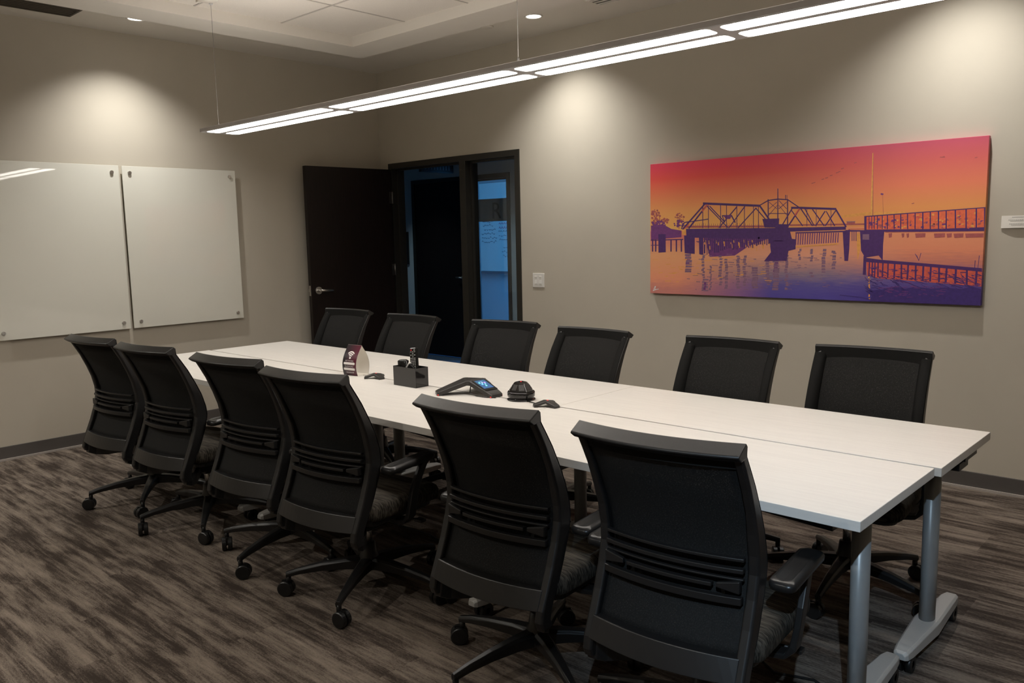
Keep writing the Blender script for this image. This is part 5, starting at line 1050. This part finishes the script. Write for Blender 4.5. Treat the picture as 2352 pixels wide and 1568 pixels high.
chairs = [
 (1.702, -3.103, 6.0, -107, 1.0, 'black mesh office chair farthest left of those seen from behind', G1),
 (2.328, -3.085, 7.0, -105, 1.0, 'second black mesh chair from the left, seen from behind, beneath the board gap', G1),
 (3.052, -3.043, 6.8, -146, 1.0, 'third from the left of the black mesh chairs seen from behind', G1),
 (3.680, -3.065, 7.0, -130, 1.0, 'black mesh chair seen from behind, directly in front of the tent card', G1),
 (4.655, -3.092, 4.5, -101, 1.0, 'black mesh chair seen from behind, directly before the conference phone', G1),
 (5.285, -3.082, 5.0, -100, 1.0, 'black mesh chair nearest the camera, tallest in view, beside the silver table leg', G1),
 (1.498, -1.816, 184.3, 130, .985, 'black mesh chair across the table, in front of the open dark door leaf', G2),
 (2.250, -1.854, 181.8, 118, .985, 'black mesh chair across the table, in front of the doorway, behind the remote', G2),
 (3.078, -1.805, 188.2, 95, .985, 'black mesh chair across the table, in front of the glass sidelight', G2),
 (3.732, -1.850, 179.6, 100, .985, 'black mesh chair across the table, between the light switch and the canvas', G2),
 (4.548, -1.819, 182.0, 28, .985, 'black mesh chair across the table, under the left half of the canvas', G2),
 (5.203, -1.775, 185.1, 58, .985, 'black mesh chair across the table, under the right half of the canvas', G2)]
CHAIRS = []
for i, (x, y, rz, a0, sz, label, g) in enumerate(chairs):
    c = proto if i == 0 else copy_tree(proto)
    c.location = (x, y, 0); c.rotation_euler = (0, 0, math.radians(rz)); c.scale = (1.02 if i > 5 else 1, 1, sz)
    tag(c, label, 'chair', g)
    CHAIRS.append(c)
rnd = random.Random(5)
for i, c in enumerate(CHAIRS):
    base = math.radians(chairs[i][3]-chairs[i][2])
    for k in range(5): star_leg(c, base+k*2*PI/5, rnd.uniform(0, 2*PI))

# ================================================================ ON THE TABLE
Z = TZ
# tent card: teardrop loop of card
tc_ = empty('tent_card', (2.665, -2.425, Z)); tc_.rotation_euler = (0, 0, math.radians(9)); tag(tc_, 'maroon tent card with white wireless symbol standing at the far end of the table', 'tent card')
hgt = .165
prof = []
for k in range(17):
    t = k/16; prof.append((-.026*math.sin(PI*t)**.8 if 0 < t < 1 else 0, t))
front = [(0+.042*t**1.6-.020*math.sin(PI*min(1, t*1.02)), hgt*t) for t in [k/16 for k in range(17)]]
back = [(.084-.042*t**1.6+.020*math.sin(PI*min(1, t*1.02)), hgt*t) for t in [k/16 for k in range(17)]]
def sheet(path, x0, x1, th, mi=0):
    b = MB(); vs = []; fs = []
    n_ = len(path)
    for y, z in path: vs += [(x0, y, z), (x1, y, z)]
    for i in range(n_-1): fs.append((2*i, 2*i+1, 2*i+3, 2*i+2))
    b.add(vs, fs, 0, True); return b
CWD = .103
inner = sheet([(y+.0009, z) for y, z in front], 0, CWD, 0).add(sheet([(y-.0009, z) for y, z in back], 0, CWD, 0).v, [(2*i, 2*i+1, 2*i+3, 2*i+2) for i in range(16)], 0, True)
inner.box(0, CWD, .001, .083, .0, .0012)
io = inner.obj('card_inside', 'card_white', tc_)
fo = sheet(front, 0, CWD, 0).obj('printed_face', 'maroon', tc_)
sheet(back, 0, CWD, 0).obj('card_back', 'maroon', tc_)
def fy(z):
    t = z/hgt; return .042*t**1.6-.020*math.sin(PI*min(1, t*1.02))
def dec(polys, name, m):   # flat shapes wrapped onto the curved face
    b = MB()
    for P in polys:
        b.add([(x, fy(z)-.0007, z) for x, z in P], [tuple(range(len(P)))])
    return b.obj(name, m, fo)
W2 = CWD/2; P = []
for r, w_ in ((.010, .0050), (.019, .0055), (.0285, .006)):
    for k in range(8):
        a0, a1 = math.radians(45+90*k/8), math.radians(45+90*(k+1)/8)
        cx, cz = W2, .098
        P.append([(cx+(r)*math.cos(a0), cz+r*math.sin(a0)), (cx+(r+w_)*math.cos(a0), cz+(r+w_)*math.sin(a0)), (cx+(r+w_)*math.cos(a1), cz+(r+w_)*math.sin(a1)), (cx+r*math.cos(a1), cz+r*math.sin(a1))])
P.append([(W2+.0065*math.cos(2*PI*k/16), .098+.0055*math.sin(2*PI*k/16)) for k in range(16)])
def pillp(z, hh, hw):
    out = []
    for k in range(4):
        x0_, x1_ = W2-hw, W2+hw
    n_ = 6; pts = [(W2+hw-hh+hh*math.cos(math.radians(-90+180*k/n_)), z+hh*math.sin(math.radians(-90+180*k/n_))) for k in range(n_+1)]
    pts += [(W2-hw+hh-hh*math.cos(math.radians(-90+180*k/n_)), z-hh*math.sin(math.radians(-90+180*k/n_))*-1*-1) for k in range(n_+1)]
    return pts
P.append([(W2+x, .068+z) for x, z in rrect(0, 0, .0415, .0065, .005, 4)])
P.append([(W2+x, .037+z) for x, z in rrect(0, 0, .0415, .0065, .005, 4)])
dec(P, 'wireless_symbol', 'print_white')
def tilt(z): return math.atan2(fy(z+.004)-fy(z), .004)
for s, z, sz_ in (('NETWORK', .0785, .0125), ('PASSWORD', .0475, .0125)):
    text_mesh(s, sz_, 'card_lettering', 'print_grey', fo, (W2, fy(z)-.0012, z), (PI/2-tilt(z), 0, 0), .0002)
P = []
rr = random.Random(3); x = W2-.026
while x < W2+.026:
    w_ = rr.uniform(.003, .006); P.append([(x, .0155), (x+w_, .0155), (x+w_*.8, .0155+rr.uniform(.004, .008)), (x+w_*.2, .020)]); x += w_+.0012
for z in (.068, .037):
    pass
dec(P, 'small_print', 'print_grey')

# black acrylic organiser
bx = empty('desk_organizer', (3.137, -2.458, Z)); tag(bx, 'glossy black rectangular organiser box holding remotes on the table', 'organizer')
bw, bd, bh, t_ = .174, .084, .099, .004
b = MB().box(0, bw, 0, bd, 0, t_).box(0, bw, 0, t_, t_, bh).box(0, bw, bd-t_, bd, t_, bh).box(0, t_, t_, bd-t_, t_, bh).box(bw-t_, bw, t_, bd-t_, t_, bh)
b.obj('box_body', 'gloss_black', bx, bevel=.0006)
rc = empty('remote_control', (3.262, -2.418, Z+.006)); rc.rotation_euler = (math.radians(-8), math.radians(-7), math.radians(14)); tag(rc, 'slim black remote control with red power button, upright in the organiser box', 'remote control')
MB().loops([[(x, y, z) for x, y in rrect(0, 0, .0225, .009, .006, 4)] for z in (0, .186)]+[[(x, y, .1885) for x, y in rrect(0, 0, .0195, .0065, .005, 4)]], smooth=False).obj('remote_body', 'phone_dark', rc)
b = MB(); 
for r_ in range(11):
    for k in range(3):
        if r_ in (7, 9) and k != 1: continue
        b.box(-.016+k*.0115, -.0085+k*.0115, -.0102, -.0088, .085+.0082*(r_ if r_ < 12 else 0), .0885+.0082*r_)
b.box(.005, .013, -.0102, -.0088, .1755, .1795)
b.obj('keypad', 'button_grey', rc); MB().cyl((-.010, -.0088, .1775), (-.010, -.0104, .1775), .0042, n=14).obj('power_button', 'button_red', rc)
it = tag(MB().loops([[(x, y, z) for x, y in rrect(0, 0, .032, .015, .013, 5)] for z in (0, .118)]+[[(x, y, .124) for x, y in rrect(0, 0, .022, .010, .009, 5)]], smooth=True).obj('handset', 'phone_dark'), 'rounded black handheld controller leaning in the left of the organiser box', 'remote control')
it.location = (3.176, -2.415, Z+.0045); it.rotation_euler = (0, math.radians(-4), .15)
er = empty('board_eraser', (3.222, -2.424, Z+.070)); er.rotation_euler = (0, math.radians(38), .2); tag(er, 'small black eraser with white felt edge tucked beside the remote', 'eraser')
MB().box(-.018, .018, -.013, .013, -.022, .045).obj('eraser_body', 'black', er, bevel=.002)
MB().box(-.025, -.0182, -.013, .013, -.022, .045).obj('felt_edge', 'eraser_white', er)

# three-armed conference phone and its satellite microphones
def tri_body(R, hp_, hb, wi, wo, th):
    """Y-shaped body: three arms folding down from a raised centre"""
    b = MB()
    for k in range(3):
        a = 2*PI*k/3; ca, sa = math.cos(a), math.sin(a)
        T = Matrix(((ca, -sa, 0, 0), (sa, ca, 0, 0), (0, 0, 1, 0), (0, 0, 0, 1)))
        secs = []
        for r, w_, zt_, zb_ in ((wi*.30, wi, hp_, hp_-th*.9), (wi*.75, wi*1.0, hp_*.97, hp_-th), (R*.93, wo, hb+.004, max(.001, hb-th)), (R, wo*.92, hb*.9, .0005)):
            secs.append([T @ Vector(v) for v in ((r, -w_, zb_), (r, w_, zb_), (r, w_, zt_-.002), (r, w_-.002, zt_), (r, -w_+.002, zt_), (r, -w_, zt_-.002))])
        b.sweep(secs)
    # centre cap
    pts = []
    for k in range(3):
        a = 2*PI*k/3
        for s_ in (-1, 1):
            x, y = wi*.76, s_*wi
            pts.append((x*math.cos(a)-y*math.sin(a), x*math.sin(a)+y*math.cos(a)))
    b.loops([[(x*.96, y*.96, hp_-th) for x, y in pts], [(x, y, hp_*.97) for x, y in pts], [(x*.55, y*.55, hp_+.001) for x, y in pts]], smooth=False)
    return b
ph = empty('conference_phone', (3.618, -2.362, Z)); ph.rotation_euler = (0, 0, math.radians(-5)); tag(ph, 'large black three-armed conference phone with glowing blue touch screen', 'conference phone')
R_, HP_, HB_ = .178, .068, .016
tri_body(R_, HP_, HB_, .052, .037, .024).obj('phone_body', 'phone', ph, bevel=.0015)
# screen on arm 0 : plane from (r=.05,z~.066) to (r=.165,z~.02)
sa_ = math.atan2(HP_*.97-(HB_+.004), R_*.93-.052*.75)
scr = empty('screen_mount'); bpy.data.objects.remove(scr)
Ts = Matrix.Translation((.052*.75, 0, HP_*.97+.0008)) @ Matrix.Rotation(sa_, 4, 'Y')
def sbox(b, x0, x1, y0, y1, z0, z1, mi=0): return b.box(x0, x1, y0, y1, z0, z1, mi, T=Ts)
sz = sbox(MB(), .003, .106, -.0385, .0385, 0, .0016).obj('screen_bezel', 'phone_dark', ph)
def scr_mat():
    m, nt, bb = new_mat('blue_touch_screen'); N, L = nt.nodes.new, nt.links.new
    tc = N('ShaderNodeTexCoord'); sp = N('ShaderNodeSeparateXYZ'); L(tc.outputs['Generated'], sp.inputs[0])
    r = N('ShaderNodeValToRGB'); r.color_ramp.elements[0].color = (.045, .17, .34, 1); r.color_ramp.elements[1].color = (.08, .20, .47, 1); L(sp.outputs[0], r.inputs['Fac'])
    L(r.outputs['Color'], bb.inputs['Emission Color']); bb.inputs['Emission Strength'].default_value = .75; bb.inputs['Base Color'].default_value = (.01, .02, .04, 1); bb.inputs['Roughness'].default_value = .15
    return m
M['screen'] = scr_mat()
so_ = sbox(MB(), .010, .088, -.030, .030, .0017, .0022).obj('touch_screen', 'screen', ph)
for nm, c, pts, r in (('screen_icon', (.15, .75, .65), [(.034, -.017), (.066, .0005)], .0055), ('screen_icon', (.10, .45, 1.0), [(.049, -.010)], .006), ('screen_icon', (.45, .65, 1.0), [(.036, -.002)], .0048), ('screen_icon', (.42, .25, .85), [(.037, .013)], .0055), ('screen_icon', (.20, .62, .85), [(.051, .006)], .005)):
    m_ = emit('icon_%d' % len(bpy.data.materials), c, .9); b = MB()
    for x, y in pts:
        b.add([Ts @ Vector((x+r*math.cos(2*PI*k/16), y+r*math.sin(2*PI*k/16), .0026)) for k in range(16)], [tuple(range(16))])
    b.obj(nm, m_, so_)
M['scr_txt'] = emit('screen_text', (.4, .6, .8), .7)
b = MB()
for k in range(6): sbox(b, .0215, .0235, -.012+k*.004, -.0092+k*.004, .0023, .0027)
b.obj('screen_text', 'scr_txt', so_)
for k in (0, 2):
    a = 2*PI*k/3; T = Matrix.Rotation(a, 4, 'Z'); b = MB()
    s_ = 1 if k == 2 else -1
    for q_ in (-1, 1):
        b.box(R_-.022, R_-.002, q_*.0352-.0010, q_*.0352+.0008, .004, .0062, T=T)
    b.obj('status_light', 'red_led', ph)
MB().tube([(.02, -.03, .035), (.05, -.06, .012), (.09, -.055, .004), (.14, -.045, .003), (.19, -.02, .003)], .0025).obj('phone_cable', 'phone_dark', ph)
def sat(x, y, rz, label):
    s = empty('satellite_microphone', (x, y, Z)); s.rotation_euler = (0, 0, math.radians(rz)); tag(s, label, 'microphone', 'small three-armed table microphones')
    tri_body(.064, .026, .009, .022, .016, .011).obj('microphone_body', 'phone', s, bevel=.0008)
    MB().lathe([(.0005, 0), (.0038, 0), (.0036, .0008), (.0005, .001)], c=(0, 0, .0268), n=16).obj('status_light', 'red_led', s)
sat(2.903, -2.388, -8, 'small black three-armed microphone with red light, between tent card and organiser box')
sat(4.113, -2.388, -8, 'small black three-armed microphone with red light, right of the round power hub')
pk = empty('power_hub', (3.918, -2.345, Z)); tag(pk, 'round glossy black tabletop power hub with angled outlet faces', 'power hub')
MB().lathe([(.001, .0), (.064, .0), (.066, .003), (.064, .006), (.054, .007), (.052, .012), (.060, .014), (.0635, .018), (.0635, .036), (.061, .040), (.001, .040)], n=48).obj('hub_base', 'gloss_black', pk)
L = [[(r*math.cos(2*PI*(k+.5)/8), r*math.sin(2*PI*(k+.5)/8), z) for k in range(8)] for r, z in ((.060, .040), (.058, .044), (.032, .079), (.022, .083))]
fc = MB().loops(L, smooth=False).obj('outlet_cone', 'gloss_black', pk, bevel=.001)
tl = math.atan2(.035, .026*.924)
for k in range(8):
    T = Matrix.Rotation(2*PI*k/8, 4, 'Z') @ Matrix.Translation((.058*.924-.012, 0, .0605)) @ Matrix.Rotation(-(PI/2-tl), 4, 'Y')
    b = MB().box(.0003, .0016, -.0125, .0125, -.015, .015, T=T)
    o = b.obj('outlet_face', 'phone', fc)
    MB().box(.0016, .0022, -.006, -.0035, .001, .009, T=T).box(.0016, .0022, .0035, .006, .001, .009, T=T).cyl(T @ Vector((.0016, 0, -.006)), T @ Vector((.0022, 0, -.006)), .0028, n=12).obj('socket_slots', 'outlet_dark', fc)
MB().lathe([(.0005, 0), (.0036, 0), (.0005, .001)], c=(0, 0, .0832), n=12).obj('status_light', 'red_led', pk)
MB().tube([(.055, -.02, .008), (.08, -.03, .0035), (.115, -.036, .003), (.15, -.04, .003)], .0022).obj('hub_cable', 'phone_dark', pk)
# power cords on the carpet under the tables
cd = tag(MB().tube([(5.52, -2.62, .006), (5.40, -2.56, .006), (5.28, -2.60, .006), (5.16, -2.52, .006), (5.02, -2.54, .006), (4.86, -2.47, .006), (4.6, -2.50, .006), (4.3, -2.46, .006)], .0045).obj('extension_lead', 'black'), 'thin black power cord lying on the carpet under the near end of the table', 'cord')
cd2 = tag(MB().tube([(4.15, -2.60, .006), (4.05, -2.52, .006), (3.9, -2.50, .006), (3.7, -2.55, .006), (3.4, -2.48, .006), (3.0, -2.50, .006), (2.6, -2.45, .006)], .0045).obj('extension_lead', 'black'), 'thin black power cord on the carpet under the middle tables', 'cord')

# ================================================================ LIGHTS
w = bpy.data.worlds.new('world'); sc.world = w; w.use_nodes = True
w.node_tree.nodes['Background'].inputs[0].default_value = (.5, .6, .75, 1); w.node_tree.nodes['Background'].inputs[1].default_value = .02
# hallway wall-wash downlight and daylight of the far room (its window is out of view to the right)
h = light('hall_downlight_beam', 'SPOT', (-1.2, .95, HZ-.02), 34, (.62, .88, 1.0), None, spot_size=math.radians(82), spot_blend=.9, shadow_soft_size=.05)
aim(h, (0, .12, -1))
h = light('hall_downlight_beam', 'SPOT', (.35, .95, HZ-.02), 34, (.62, .88, 1.0), None, spot_size=math.radians(82), spot_blend=.9, shadow_soft_size=.05)
aim(h, (0, .12, -1))
fr_ = light('far_room_window_light', 'AREA', (1.2, 2.9, 1.6), 150, (.10, .42, 1.0), None, shape='RECTANGLE', size=1.2, size_y=1.4)
aim(fr_, (-1, .9, 0))
